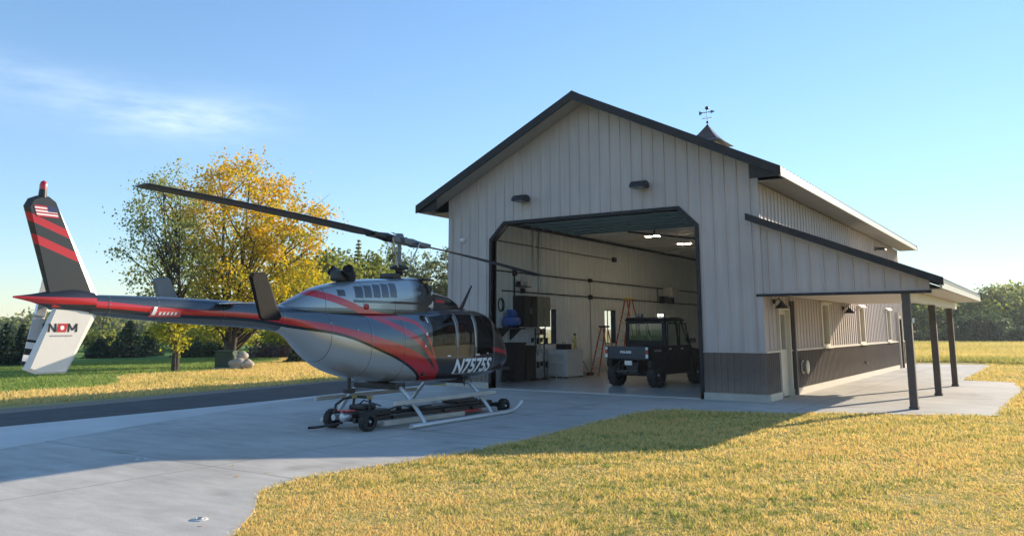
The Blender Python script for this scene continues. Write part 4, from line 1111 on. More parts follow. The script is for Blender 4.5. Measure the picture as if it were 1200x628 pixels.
# landing gear
for s in (-1, 1):
    y = s * 1.02
    m = MB(); pts = [(-.80, y, .045), (-.75, y, .045), (2.05, y, .045), (2.25, y, .06), (2.42, y, .11), (2.58, y, .20)]
    m.tube(pts, .042, 14); m.build('skid', M['alu'], heli)
    m = MB(); pts = [(-1.08, s * .90, .42), (1.8, s * .90, .42)]
    m.tube(pts, .036, 10); m.box((-1.05, s * .90 - .05, .445), (1.76, s * .90 + .05, .46)); m.build('flight_step', pmat('step_grey', (.52, .50, .46), .55), heli)
for x in (-.48, 1.50):
    m = MB(); pts = []
    for k in range(25):
        t = -1 + 2 * k / 24; a = abs(t)
        y = t * 1.02 if a > .55 else t * 1.02
        z = .62 if a < .48 else .62 - (.55) * ((a - .48) / .52) ** 1.25
        pts.append((x + .08 * (a > .48) * (a - .48), y, z))
    m.tube(pts, .036, 12); m.build('cross_tube', M['alu'], heli)
for a, b in (((-.58, -.5, .60), (-.38, .5, .70)), ((1.40, -.45, .60), (1.60, .45, .69))):
    m = MB(); m.box(a, b, bev=.02); m.build('belly_fitting', M['dark'], heli)
m = MB(); m.tube([(-1.2, 0, .82), (-1.2, 0, .62)], .03, 8); m.box((-1.28, -.06, .56), (-1.1, .06, .64), bev=.02); m.build('tie_down_fitting', M['dark'], heli)
m = MB(); m.tube([(1.9, -.25, .68), (1.95, -.28, .5)], .012, 6); m.tube([(.4, .15, .66), (.4, .15, .45)], .01, 6); m.tube([(2.2, .2, .7), (2.35, .2, .48)], .012, 6); m.build('belly_aerial', M['dark'], heli)
# writing
def text_mesh(txt, size, shear=0.0, bold=.0, extr=0.0):
    cu = bpy.data.curves.new('lettering', 'FONT'); cu.body = txt; cu.size = size; cu.shear = shear; cu.offset = bold; cu.extrude = extr
    cu.align_x = 'CENTER'; cu.align_y = 'CENTER'; cu.resolution_u = 4
    o = bpy.data.objects.new('lettering', cu); COL.objects.link(o)
    dg = bpy.context.evaluated_depsgraph_get()
    me = bpy.data.meshes.new_from_object(o.evaluated_get(dg)); bpy.data.objects.remove(o)
    return me
def put_text(me, name, mat, parent, fn, cuts=0):
    bm = bmesh.new(); bm.from_mesh(me)
    if cuts:
        ys = [v.co.y for v in bm.verts]; lo, hi = min(ys), max(ys)
        for i in range(1, cuts):
            bmesh.ops.bisect_plane(bm, geom=list(bm.verts) + list(bm.edges) + list(bm.faces), plane_co=(0, lo + (hi - lo) * i / cuts, 0), plane_no=(0, 1, 0))
    for v in bm.verts: v.co = fn(v.co.copy())
    me2 = bpy.data.meshes.new(name); bm.to_mesh(me2); bm.free(); me2.materials.append(mat)
    o = bpy.data.objects.new(name, me2); COL.objects.link(o); o.parent = parent
    return o
me = text_mesh('N7575S', .40, .22, .012)
xs = [v.co.x for v in me.vertices]; w = max(xs) - min(xs); ys = [v.co.y for v in me.vertices]; h = max(ys) - min(ys); yc = (max(ys) + min(ys)) / 2; xc = (max(xs) + min(xs)) / 2
def onbody(side):
    def fn(c):
        x = 1.47 + (c.x - xc) * 1.26 / w * (1 if side < 0 else -1); z = .935 + (c.y - yc) * .27 / h
        p = body.P(x, body.th_at(x, z), .006)
        if side > 0: p.y = -p.y
        return p
    return fn
for side in (-1, 1): put_text(me, 'registration_lettering', M['whitelet'], heli, onbody(side), cuts=7)
# operator logo on the white ventral fin: N [red O] M and a small line of writing
for side in (-1, 1):
    e = empty('operator_logo', (-6.06, side * .0445, 1.63)); e.parent = heli; e.scale = (.85, 1, .95)
    def flat(ox, oz, sx=1.0, sz=1.0):
        return lambda c: Vector((ox + c.x * sx * (-side), side * .001, oz + c.y * sz))
    def strokes(cx, w, h, segs):
        m = MB()
        for k, ((a, b), (c, d)) in enumerate(segs):
            t = .026
            X = lambda u: (cx + u * w) * (-side); Z = lambda v: (v - .5) * h
            m.quad([(X(a) - t / 2, side * .0005 * (k + 1), Z(b)), (X(a) + t / 2, side * .0005 * (k + 1), Z(b)), (X(c) + t / 2, side * .0005 * (k + 1), Z(d)), (X(c) - t / 2, side * .0005 * (k + 1), Z(d))])
        return m.build('logo_letter', M['blacklet'], e)
    strokes(-.135, .085, .105, [((-.5, 0), (-.5, 1)), ((-.5, 1), (.5, 0)), ((.5, 0), (.5, 1))])
    strokes(.145, .11, .105, [((-.5, 0), (-.5, 1)), ((-.5, 1), (0, .2)), ((0, .2), (.5, 1)), ((.5, 0), (.5, 1))])
    m = MB(); m.prism([(-.075, -.052), (.055, -.052), (.075, .052), (-.055, .052)], 1, min(0, side * .0015), max(0, side * .0015)); m.build('logo_block', M['red'], e)
    m = MB(); m.quad([(.028 * math.cos(a), side * .003, .028 * math.sin(a)) for a in [i * PI / 8 for i in range(16)]]); m.build('logo_dot', M['whitelet'], e)
    m = MB()
    for k, (a, b) in enumerate(((-.15, -.11), (-.10, -.03), (-.02, .03), (.045, .10), (.11, .15))): m.quad([(a, side * .002, -.105), (b, side * .002, -.105), (b, side * .002, -.09), (a, side * .002, -.09)])
    m.build('logo_tagline', M['greylet'], e)
# small pink and white badge on the boom
m = MB(); body.patch(m, -5.0, -4.56, 1.775, 1.855, .006, 5, 3, -1); bd = m.build('boom_badge', pmat('badge_red', (.62, .10, .10), .4), heli)
m = MB(); body.patch(m, -4.98, -4.93, 1.80, 1.90, .012, 1, 4, -1, shear=.3)
for k in range(5): body.patch(m, -4.88 + k * .055, -4.85 + k * .055, 1.80, 1.835, .012, 1, 2, -1, shear=.3)
m.build('badge_lettering', M['whitelet'], bd)

# ------------------------------------------------------------------ tow dolly under the helicopter
dl = empty('helicopter_tug', (-4.16, -7.1, 0), R(87.5), 'low black motorised tug with fat tyres parked under the helicopter between its skids', 'aircraft tug')
for (x, s, r) in ((-1.62, 1, .15), (-1.62, -1, .15), (2.0, 1, .13), (2.0, -1, .13)):
    y = s * .42 + (-.02)
    e = empty('wheel', (x, y, r)); e.parent = dl
    m = MB(); m.lathe([(r * .55, -.06), (r * .9, -.075), (r, -.05), (r, .05), (r * .9, .075), (r * .55, .06)], (0, 0, 0), (0, 1, 0)); 
    for k in range(18):
        a = 2 * PI * k / 18
        m.box((-.008, -.055, r - .006), (.008, .055, r + .008), rot=Matrix.Rotation(a, 3, 'Y'), piv=(0, 0, 0))
    m.build('tyre', M['rubber'], e)
    m = MB(); m.lathe([(.001, s * .05), (.03, s * .055), (.035, s * .03), (r * .55, s * .04), (r * .55, -s * .06)], (0, 0, 0), (0, 1, 0)); m.build('rim', M['dark'], e)
    m = MB(); m.lathe([(.001, s * .075), (.022, s * .07), (.025, s * .05)], (0, 0, 0), (0, 1, 0), 12); m.build('hub_cap', M['steel'], e)
m = MB()
for s in (-1, 1): m.box((-1.75, s * .26 - .03, .12), (2.1, s * .26 + .03, .19), bev=.008)
for x in (-1.62, -.9, .4, 1.2, 2.0): m.box((x - .03, -.34, .125), (x + .03, .30, .185), bev=.006)
m.cyl((-1.62, -.40, .15), (-1.62, .36, .15), .025, 10); m.cyl((2.0, -.40, .13), (2.0, .36, .13), .025, 10)
m.build('frame', M['black'], dl)
m = MB(); m.box((-1.52, -.30, .19), (-.95, .28, .30), bev=.03); m.box((-1.5, -.2, .30), (-1.2, .15, .38), bev=.03); m.build('engine_cover', M['black'], dl)
m = MB(); m.cyl((-1.80, -.02, .20), (-1.62, -.02, .20), .07, 14, bev=.015); m.cyl((-1.78, .2, .19), (-1.6, .2, .19), .05, 12); m.build('motor', M['alu'], dl)
m = MB(); m.box((-1.78, -.12, .29), (-1.60, .12, .315), bev=.006); m.build('control_panel', M['red'], dl)
m = MB(); m.tube([(-1.70, .28, .2), (-1.66, .28, .38), (-1.52, .24, .47), (-1.40, .10, .50), (-1.40, -.25, .50)], .022, 8); m.tube([(-1.45, .12, .25), (-1.42, .10, .50)], .022, 8); m.tube([(-1.40, -.25, .2), (-1.40, -.25, .50)], .022, 8); m.build('push_bar', M['black'], dl)
m = MB(); m.cyl((-1.43, .13, .49), (-1.39, .05, .505), .03, 10); m.cyl((-1.40, -.28, .50), (-1.40, -.2, .50), .03, 10); m.build('grip', pmat('gold_grip', (.35, .25, .06), .5), dl)
m = MB(); m.box((-1.30, -.50, .05), (.75, -.42, .13), bev=.01); m.build('side_rail', pmat('beige_rail', (.45, .40, .33), .55), dl)
m = MB(); m.box((.55, -.42, .09), (1.35, -.2, .125), bev=.01); m.build('rail_cover', M['red'], dl)
m = MB(); m.box((.0, -.24, .19), (1.9, .22, .24), bev=.02); m.box((.9, -.2, .24), (1.5, .2, .30), bev=.02); m.tube([(1.6, -.2, .25), (1.6, -.2, .33), (1.6, .2, .33), (1.6, .2, .25)], .02, 8); m.build('lift_platform', M['black'], dl)
m = MB(); m.tube([(-1.75, 0, .12), (-2.05, .22, .06), (-2.18, .34, .05)], .022, 8); m.build('tow_eye', M['black'], dl)
m = MB(); m.tube([(-1.2, -.31, .25), (-.8, -.33, .34), (-.3, -.3, .27), (.1, -.25, .27)], .013, 6); m.tube([(-1.5, .05, .3), (-1.3, .0, .44), (-1.0, -.1, .33)], .012, 6); m.ball((-.78, -.3, .30), .055); m.build('hose', M['dark'], dl)

# ------------------------------------------------------------------ utility vehicle
ut = empty('utility_vehicle', (-4.35, 3.9, .012), R(84), 'black side-by-side utility vehicle with cargo bed parked inside the hangar doorway', 'utility vehicle')
M['utv'] = pmat('black_utv_plastic', (.007, .008, .010), .5, var=.2, spec=.3)
M['utvn'] = pmat('navy_tailgate', (.012, .020, .045), .4, var=.1, coat=.3)
for (x, s) in ((-1.15, 1), (-1.15, -1), (1.18, 1), (1.18, -1)):
    r = .335; e = empty('wheel', (x, s * .64, r)); e.parent = ut
    m = MB(); m.lathe([(.2, -.12), (.27, -.135), (.325, -.12), (r, -.08), (r, .08), (.325, .12), (.27, .135), (.2, .12)], (0, 0, 0), (0, 1, 0), 36)
    for k in range(26):
        a = 2 * PI * k / 26
        m.box((-.016, -.12 if k % 2 else -.02, r - .01), (.016, .02 if k % 2 else .12, r + .016), rot=Matrix.Rotation(a, 3, 'Y'), piv=(0, 0, 0))
    m.build('tyre', M['rubber'], e)
    m = MB(); m.lathe([(.001, s * .05), (.05, s * .06), (.07, s * .03), (.17, s * .06), (.2, s * .11), (.2, -s * .12)], (0, 0, 0), (0, 1, 0)); m.build('rim', M['dark'], e)
    m = MB(); m.lathe([(.001, s * .08), (.035, s * .075), (.035, s * .04)], (0, 0, 0), (0, 1, 0), 12); m.build('hub_cap', M['alu'], e)
m = MB()
m.box((-1.3, -.42, .30), (1.3, .42, .42), bev=.02); m.box((-.75, -.70, .34), (.80, .70, .78), bev=.04)
m.prism([(.72, .55), (1.62, .55), (1.66, .75), (1.45, .95), (.75, 1.08)], 1, -.52, .52, bev=.04)
m.build('body', M['utv'], ut)
# cargo bed with tailgate
m = MB(); m.box((-1.62, -.70, .76), (-.62, -.66, 1.10), bev=.01); m.box((-1.62, .66, .76), (-.62, .70, 1.10), bev=.01); m.box((-1.60, -.66, .74), (-.62, .66, .79)); m.box((-.66, -.66, .79), (-.62, .66, 1.10))
m.box((-1.55, -.74, .55), (-.72, -.56, .76), bev=.04); m.box((-1.55, .56, .55), (-.72, .74, .76), bev=.04); m.build('cargo_bed', M['utv'], ut)
m = MB(); m.box((-1.67, -.60, .78), (-1.625, .60, 1.12), bev=.012); m.box((-1.685, -.5, .85), (-1.67, .5, .88), bev=.004); m.build('tailgate', M['utvn'], ut)
for s in (-1, 1):
    e = empty('tail_light', (-1.64, s * .655, .95)); e.parent = ut
    m = MB(); m.box((-.03, -.045, -.16), (.03, .045, .17), bev=.012); m.build('housing', M['black'], e)
    m = MB(); m.box((-.045, -.036, -.03), (-.031, .036, .07)); m.build('red_lens', M['red'], e)
    m = MB(); m.box((-.045, -.036, .08), (-.031, .036, .15)); m.box((-.045, -.036, -.145), (-.031, .036, -.04)); m.build('white_lens', M['whitelet'], e)
def put_flat(txt, size, parent, mat, org, ux, uz, name='lettering', sx=1):
    def fn(c): return Vector(org) + Vector(ux) * c.x * sx + Vector(uz) * c.y
    return put_text(text_mesh(txt, size, 0, .004), name, mat, parent, fn)
put_flat('POLARIS', .085, ut, M['whitelet'], (-1.674, .02, .96), (0, -1, 0), (0, 0, 1), 'tailgate_lettering', 1.1)
put_flat('RANGER', .085, ut, M['greylet'], (-1.15, -.7045, 1.0), (1, 0, 0), (0, 0, 1), 'bed_lettering', 1.2)
m = MB(); m.box((-1.69, -.35, .40), (-1.60, .35, .47), bev=.015); m.tube([(-1.62, -.3, .42), (-1.55, -.3, .7)], .025, 8); m.tube([(-1.62, .3, .42), (-1.55, .3, .7)], .025, 8); m.box((-1.75, -.05, .38), (-1.6, .05, .44), bev=.01); m.build('rear_bumper', M['dark'], ut)
m = MB(); m.quad([(-1.676, -.16, .62), (-1.676, .05, .62), (-1.676, .05, .72), (-1.676, -.16, .72)]); m.box((-1.675, -.17, .61), (-1.66, .06, .73)); m.build('number_plate', M['alu'], ut)
m = MB()
for s in (-1, 1):
    m.tube([(-1.15, s * .5, .335), (-1.15, s * .1, .42)], .03, 8); m.tube([(1.18, s * .5, .335), (1.18, s * .1, .42)], .03, 8)
    m.tube([(-1.2, s * .48, .36), (-1.2, s * .34, .78)], .035, 8)
m.box((-1.4, -.2, .36), (-.9, .2, .7), bev=.04); m.build('suspension', M['dark'], ut)
# cab: posts, roof, windows, doors
m = MB()
for s in (-1, 1):
    m.tube([(-.60, s * .66, .78), (-.60, s * .64, 1.40), (-.54, s * .60, 1.84)], .038, 8)
    m.tube([(.10, s * .67, .78), (.10, s * .65, 1.40), (.06, s * .60, 1.86)], .03, 8)
    m.tube([(.98, s * .62, 1.02), (.62, s * .60, 1.5), (.45, s * .58, 1.85)], .036, 8)
m.build('roll_cage', M['utv'], ut)
m = MB(); m.prism([(-.68, 1.84), (-.60, 1.92), (-.1, 1.945), (.35, 1.93), (.56, 1.86), (.50, 1.82), (-.62, 1.80)], 1, -.66, .66, bev=.025); m.build('roof', M['utv'], ut)
m = MB(); m.box((-.635, -.60, 1.12), (-.605, .60, 1.28), bev=.01); m.box((-.635, -.62, 1.281), (-.605, -.55, 1.79)); m.box((-.635, .55, 1.281), (-.605, .62, 1.79)); m.box((-.635, -.549, 1.75), (-.605, .549, 1.80)); m.build('rear_panel', M['utv'], ut)
m = MB(); m.box((-.625, -.55, 1.28), (-.615, .55, 1.75)); m.build('rear_window', M['utvglass'], ut)
m = MB(); m.prism([(.94, 1.06), (.96, 1.07), (.50, 1.82), (.48, 1.81)], 1, -.56, .56); m.build('windscreen', M['utvglass'], ut)
for s in (-1, 1):
    y0_, y1_ = sorted((s * .665, s * .70))
    for (xa, xb) in ((-.57, .06), (.13, .80)):
        d = empty('door', (0, 0, 0)); d.parent = ut
        m = MB(); m.box((xa, y0_, .46), (xb, y1_, 1.14), bev=.015)
        xt = xb if xb < .5 else .52
        q = .035
        m.prism([(xa, 1.141), (xa + q, 1.141), (xa + q, 1.78), (xa, 1.78)], 1, y0_, y1_ - .01)
        m.prism([(xb - q, 1.141), (xb, 1.141), (xt, 1.78), (xt - q, 1.78)], 1, y0_, y1_ - .01)
        m.prism([(xa + q, 1.74), (xt - q, 1.74), (xt - q, 1.78), (xa + q, 1.78)], 1, y0_, y1_ - .01)
        m.build('door_panel', M['utv'], d)
        m = MB(); ym = (y0_ + y1_) / 2; m.prism([(xa + q, 1.14), (xb - q, 1.14), (xt - q, 1.74), (xa + q, 1.74)], 1, ym - .003, ym + .003); m.build('door_window', M['utvglass'], d)
        m = MB(); m.box((xa + .06, s * .70 - .006, 1.02), (xa + .2, s * .70 + .012, 1.06), bev=.004); m.build('handle', M['alu'], d)
    m = MB(); m.box((.75, min(s * .70, s * .86), 1.2), (.85, max(s * .70, s * .86), 1.34), bev=.03); m.build('side_mirror', M['black'], ut)
    # front wing over the wheel
    m = MB(); pts = [(1.18 + .44 * math.cos(a), .335 + .44 * math.sin(a)) for a in [PI * k / 10 for k in range(11)]] + [(.70, .80), (.80, 1.02), (1.3, .98), (1.62, .82)]
    ol = [(1.62, .50), (1.56, .62), (1.42, .74), (1.18, .80), (.94, .74), (.80, .60), (.74, .50), (.70, .95), (.85, 1.06), (1.35, 1.0), (1.64, .80)]
    m.prism(ol, 1, min(s * .5, s * .76), max(s * .5, s * .76), bev=.015); m.build('front_wing', M['utv'], ut)
    m = MB(); m.box((1.60, min(s * .3, s * .5), .78), (1.67, max(s * .3, s * .5), .88), bev=.02); m.build('headlight', M['whitelet'], ut)
for y in (-.33, .33):
    m = MB(); m.box((-.45, y - .25, .72), (.05, y + .25, .90), bev=.05); m.box((-.52, y - .24, .88), (-.38, y + .24, 1.42), bev=.05); m.build('seat', M['black'], ut)
m = MB(); m.tube([(.45 + .16 * math.cos(a) * .4, .33 + .18 * math.sin(a), 1.15 + .16 * math.cos(a)) for a in [2 * PI * k / 16 for k in range(17)]], .015, 6); m.tube([(.45, .33, 1.15), (.7, .33, 1.0)], .02, 6); m.build('steering_wheel', M['black'], ut)
for y in (.30, -.42):
    e = empty('roof_lamp', (-.42, y, 1.94)); e.parent = ut
    m = MB(); m.box((-.03, -.10, 0), (.05, .10, .09), bev=.015); m.build('housing', M['black'], e)
    m = MB(); m.box((-.036, -.085, .02), (-.031, -.012, .075)); m.box((-.036, .012, .02), (-.031, .085, .075)); m.build('lens', M['ledglow'] if y < 0 else M['greylet'], e)
# stacked pallet behind the vehicle
e = empty('pallet_load', (-2.9, 6.6, .012), R(8), 'low timber pallet with pale boards on the floor beyond the utility vehicle', 'pallet')
wood = pmat('pallet_wood', (.42, .26, .15), .7, var=.25)
for k in range(3):
    m = MB(); m.box((-.6, -.5 + k * .45, 0), (.6, -.4 + k * .45, .10)); m.build('stringer', wood, e)
for k in range(6):
    m = MB(); m.box((-.6 + k * .21, -.52, .102), (-.45 + k * .21, .52, .125)); m.build('deck_board', wood, e)
m = MB(); m.box((-.5, -.42, .127), (.5, .42, .30), bev=.01); m.build('carton', pmat('pale_board', (.55, .47, .36), .7, var=.15), e)
# ------------------------------------------------------------------ placing far things by bearing and distance from the viewpoint
CAM = Vector((5.5256, -18.4783, 1.62)); YAW = .5907
FH = Vector((-math.sin(YAW), math.cos(YAW), 0)); RT = Vector((math.cos(YAW), math.sin(YAW), 0))
def at(px, D): return Vector((CAM.x, CAM.y, 0)) + FH * D + RT * ((px - 600) / 953.3 * D)
def hgt(py, D): return 1.62 + (385 - py) / 953.3 * D

def tree(name, label, cat, loc, h, rx, base, leaf, nclu, nper, ls, seed, group=None, tr=.16, sig=.42, forks=1, top=.55, colr=None, lean=(0, 0), shape='round', limbs=True):
    rg = np.random.RandomState(seed)
    e = empty(name, (loc.x, loc.y, -.03), rg.uniform(0, 6.28), label, cat, group)
    # crown cluster centres in an uneven ellipsoid
    ch = h - base
    pts = []
    lob = rg.uniform(-1, 1, (5, 3))
    while len(pts) < nclu:
        p = rg.uniform(-1, 1, 3)
        rr = np.linalg.norm(p)
        if rr > 1 or rr < .25: continue
        if shape == 'round':
            wz = 1.0 - .35 * max(0, p[2]) ** 2
            prof = wz
        elif shape == 'column': prof = 1.0
        else: prof = 1.0
        bump = 1 + .16 * math.sin(5 * p[0] + lob[0, 0] * 6) * math.cos(4 * p[1] + lob[1, 1] * 6) + .12 * math.sin(7 * p[2] + lob[2, 2] * 6)
        q = p * np.array([rx * prof * bump, rx * prof * bump, ch / 2 * (.92 + .08 * bump)])
        pts.append(q + np.array([lean[0], lean[1], base + ch / 2]))
    pts = np.array(pts)
    # trunk and limbs
    m = MB()
    tz = base + ch * top
    stems = []
    for f in range(forks):
        dx = (f - (forks - 1) / 2) * rx * .35
        st = [Vector((0, 0, -.1)), Vector((dx * .1, 0, base * .45)), Vector((dx * .45 + rg.normal() * .08, rg.normal() * .08, base + ch * .12)), Vector((dx * .8 + rg.normal() * .15, rg.normal() * .12, base + ch * .35)), Vector((dx * 1.05 + rg.normal() * .15 + lean[0], rg.normal() * .15 + lean[1], base + ch * .82))]
        k = .8 if forks > 1 else 1
        m.tube(st, [tr * 1.35, tr * k, tr * .8 * k, tr * .5 * k, tr * .12], 9)
        stems.append(st)
    if limbs:
        idx = rg.permutation(len(pts))[:min(len(pts), 60)]
        for i in idx:
            p = Vector(pts[i]); st = stems[rg.randint(forks)]
            s = max(0, min(.95, (p.z - base * .8 - (abs(p.x) + abs(p.y)) * .55) / max(.1, st[-1].z - base * .8)))
            j = s * (len(st) - 2) + 1; a = int(j); b = min(a + 1, len(st) - 1); q = st[a].lerp(st[b], j - a)
            mid = q.lerp(p, .5) + Vector((rg.normal() * .12, rg.normal() * .12, .12 + .1 * rg.rand())) * (p - q).length * .35
            r0 = tr * (.42 - .25 * s)
            m.tube([q, mid, p], [r0, r0 * .55, r0 * .16], 5, cap=False)
            for t in range(2):
                o = p.lerp(mid, .4) ; d = p + Vector(rg.normal(0, .35, 3)) * rx * .3
                m.tube([o, d], [r0 * .3, r0 * .08], 4, cap=False)
    m.build('trunk', M['bark'], e)
    n = nclu * nper
    cen = np.repeat(pts, nper, 0)
    scl = np.repeat(rg.uniform(.6, 1.35, nclu), nper)[:, None]
    off = rg.normal(0, 1, (n, 3)) * np.array([sig, sig, sig * .62]) * scl
    pos = cen + off
    v = leafquads(pos, ls, rg)
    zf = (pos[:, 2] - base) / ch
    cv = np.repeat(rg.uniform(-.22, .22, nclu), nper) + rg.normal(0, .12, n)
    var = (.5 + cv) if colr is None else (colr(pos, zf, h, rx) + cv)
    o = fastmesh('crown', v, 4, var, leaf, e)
    return e

def leafquads(pos, ls, rg, flat=.0):
    n = len(pos)
    a = rg.normal(0, 1, (n, 3)); a[:, 2] *= (1 - flat); a /= np.linalg.norm(a, axis=1)[:, None]
    b = rg.normal(0, 1, (n, 3)); b -= a * (a * b).sum(1)[:, None]; b /= np.linalg.norm(b, axis=1)[:, None]
    s = (ls * rg.uniform(.6, 1.4, n))[:, None]
    a = a * s * .5; b = b * s * .36
    q = np.stack([pos - a, pos + b - a * .1, pos + a, pos - b - a * .1], 1)
    return q.reshape(-1, 3)

def spruce(name, label, cat, loc, h, r, seed, group=None, leaf='spruce', n=2600, ls=.13):
    rg = np.random.RandomState(seed)
    e = empty(name, (loc.x, loc.y, -.03), rg.uniform(0, 6), label, cat, group)
    m = MB(); m.tube([(0, 0, 0), (0, 0, h * .97)], [h * .03, .012], 7); m.build('trunk', M['bark'], e)
    P = []; V = []
    nt_ = int(10 + h * 2.4)
    for k in range(nt_):
        z = h * (.06 + .93 * (k / nt_)); rad = r * (1 - k / nt_) ** .85 * rg.uniform(.85, 1.12)
        nb = max(5, int(13 * (1 - k / nt_) + 4)); a0 = rg.uniform(0, 6)
        per = max(4, int(n / nt_ / nb * (1.4 * (1 - k / nt_) + .4)))
        for j in range(nb):
            an = a0 + 2 * PI * j / nb + rg.normal() * .15; rr = rad * rg.uniform(.78, 1.12)
            t = rg.uniform(.1, 1, per) ** .7
            x = np.cos(an) * rr * t; y = np.sin(an) * rr * t; zz = z - .28 * rr * t + .16 * rr * t * t
            w = .09 * rr + .02
            P.append(np.stack([x, y, zz], 1) + rg.normal(0, 1, (per, 3)) * np.array([w, w, w * .5])); V.append(np.full(per, rg.uniform(.2, .8)))
    P = np.concatenate(P); V = np.concatenate(V) + rg.normal(0, .12, len(P))
    fastmesh('crown', leafquads(P, ls, rg), 4, V, L[leaf], e)
    return e

def shrub(name, label, cat, loc, w, d, h, leaf, n, ls, seed, group=None, rz=0.0):
    rg = np.random.RandomState(seed)
    e = empty(name, (loc.x, loc.y, -.03), rz, label, cat, group)
    m = MB()
    for k in range(6):
        a = rg.uniform(0, 6.3); m.tube([(0, 0, 0), (w * .15 * math.cos(a), d * .15 * math.sin(a), h * .4), (w * .3 * math.cos(a), d * .3 * math.sin(a), h * .75)], [.03, .02, .008], 5)
    m.build('stems', M['bark'], e)
    th = rg.uniform(0, 2 * PI, n); u = rg.uniform(0, 1, n) ** .35; ph = np.arccos(rg.uniform(-.15, 1, n))
    bump = 1 + .14 * np.sin(5 * th + seed) + .1 * np.sin(9 * ph + 2 * th)
    pos = np.stack([np.cos(th) * np.sin(ph) * w / 2 * u * bump, np.sin(th) * np.sin(ph) * d / 2 * u * bump, np.abs(np.cos(ph)) * h * u * .93 * bump + .03], 1) + rg.normal(0, ls * .4, (n, 3))
    fastmesh('foliage', leafquads(pos, ls, rg), 4, .5 + rg.normal(0, .2, n) + .15 * np.sin(th * 6), L[leaf], e)
    return e

# the two near trees on the left
tree('ash_tree', 'slim loose tree with sparse grey-green leaves, standing alone behind the helicopter tail', 'tree', Vector((-22.78, .48, 0)), 8.0, 1.75, 2.1, L['green'], 110, 56, .10, 11, tr=.12, sig=.26, forks=2, colr=lambda p, z, h, r: .35 + .3 * z, lean=(-.6, -.3))
lo = at(203, 31.3)
tree('sapling', 'small olive-leaved sapling just behind the slim tree trunk on the left lawn', 'sapling', at(207, 31.2), 2.7, .8, .65, L['yellow'], 34, 40, .13, 5, tr=.045, sig=.2)
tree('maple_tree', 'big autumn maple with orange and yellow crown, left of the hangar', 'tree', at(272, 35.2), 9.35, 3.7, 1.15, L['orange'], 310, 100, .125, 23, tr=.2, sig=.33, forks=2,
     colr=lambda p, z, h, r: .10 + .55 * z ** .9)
# middle distance
GB = 'trees beyond the lawn'
olive_lab = ['broad olive-green tree just right of the orange maple', 'shorter olive tree touching the helicopter cowling', 'pale olive tree left of the tall conifer tips', 'yellow-green low tree under the right side of the maple']
for i, (px, D, py, r, leafk, sd) in enumerate([(372, 47, 288, 2.6, 'olive', 31), (402, 50, 300, 2.3, 'olive', 32), (432, 52, 296, 2.3, 'olive', 33), (352, 44, 318, 2.1, 'yellow', 34)]):
    tree('olive_tree', olive_lab[i], 'tree', at(px, D), hgt(py, D), r, .9, L[leafk], 110, 50, .24, sd, GB, tr=.13, sig=.42)
for i, (px, D, py, r, lab) in enumerate([(417, 62, 276, 1.2, 'tall narrow conifer tip rising behind the olive trees'), (434, 64, 304, .9, 'lower narrow conifer tip beside the tall one')]):
    spruce('spire_conifer', lab, 'conifer', at(px, D), hgt(py, D), r, 41 + i, GB, 'olive', 2600, .22)
for i, (px, D, py, r, lab) in enumerate([(460, 58, 284, .62, 'slim poplar left of the rotor mast'), (484, 57, 286, 1.25, 'wider poplar right behind the rotor mast'), (500, 60, 294, 1.3, 'broad pale poplar between the mast and the hangar corner'), (521, 57, 288, .75, 'slim poplar close against the hangar front corner')]):
    tree('poplar_tree', lab, 'tree', at(px, D), hgt(py, D), r, .8, L['poplar'], 70, 46, .2, 51 + i, 'poplars behind the rotor mast', tr=.1, sig=.3, shape='column')
for i, (px, D, py, r, leafk, lab) in enumerate([(230, 62, 382, 2.6, 'yellow', 'low yellow-green tree beyond the lawn seen under the tail boom'), (262, 60, 384, 2.4, 'yellow', 'bright yellow low tree beyond the lawn, left of the maple trunk'),
        (205, 66, 386, 2.4, 'olive', 'dull olive tree beyond the lawn behind the slim tree trunk'), (318, 66, 392, 2.0, 'dark', 'dark rounded tree beyond the lawn right of the maple trunk'),
        (340, 52, 386, 1.2, 'yellow', 'yellow-green bushy tree beside the helicopter belly'), (122, 60, 398, 1.5, 'olive', 'small yellow-olive tree behind the white tail fin')]):
    tree('autumn_tree', lab, 'tree', at(px, D), hgt(py, D) + .3, r, .35, L[leafk], 70, 44, .27, 61 + i, GB, tr=.1, sig=.4, limbs=False)
for i, (px, D, py, r, lab) in enumerate([(8, 36, 376, .62, 'dark spruce at the left frame edge'), (27, 37, 377, .5, 'narrow dark spruce beside the white tail fin'), (-14, 38, 380, .7, 'dark spruce beyond the left frame edge'),
        (118, 46, 395, .95, 'low dark spruce left of the big broad spruce'), (152, 47, 373, 1.3, 'big broad dark spruce under the tail boom'), (176, 50, 384, .9, 'dark spruce right of the big broad spruce'), (232, 50, 398, .5, 'tiny conical spruce in front of the dark leaf bank'), (348, 40, 402, .5, 'small dark conical evergreen by the helicopter belly')]):
    spruce('spruce_tree', lab, 'conifer', at(px, D), hgt(py, D), r, 71 + i, 'spruces on the lawn', 'spruce', 3000, .13)
rg0 = np.random.RandomState(5)
for i, (px, D, py, r) in enumerate([(48, 128, 374, 4.2), (78, 140, 369, 5.0), (104, 132, 367, 4.4), (132, 140, 372, 3.6), (8, 135, 380, 4.5), (-25, 140, 376, 5), (172, 138, 380, 3.6), (206, 140, 383, 3.6), (246, 145, 380, 4.0), (330, 140, 376, 4.2), (290, 142, 384, 3.6)]):
    tree('far_tree', 'hazy grey-green tree in distant left tree line, %s from the left' % ['fifth', 'sixth', 'seventh', 'eighth', 'fourth', 'third', 'ninth', 'tenth', 'eleventh', 'thirteenth', 'twelfth'][i], 'tree', at(px, D), hgt(py, D), r, .4, L['far'], 75, 40, .6, 91 + i, 'distant tree line on the left', tr=.2, sig=.95, limbs=False)
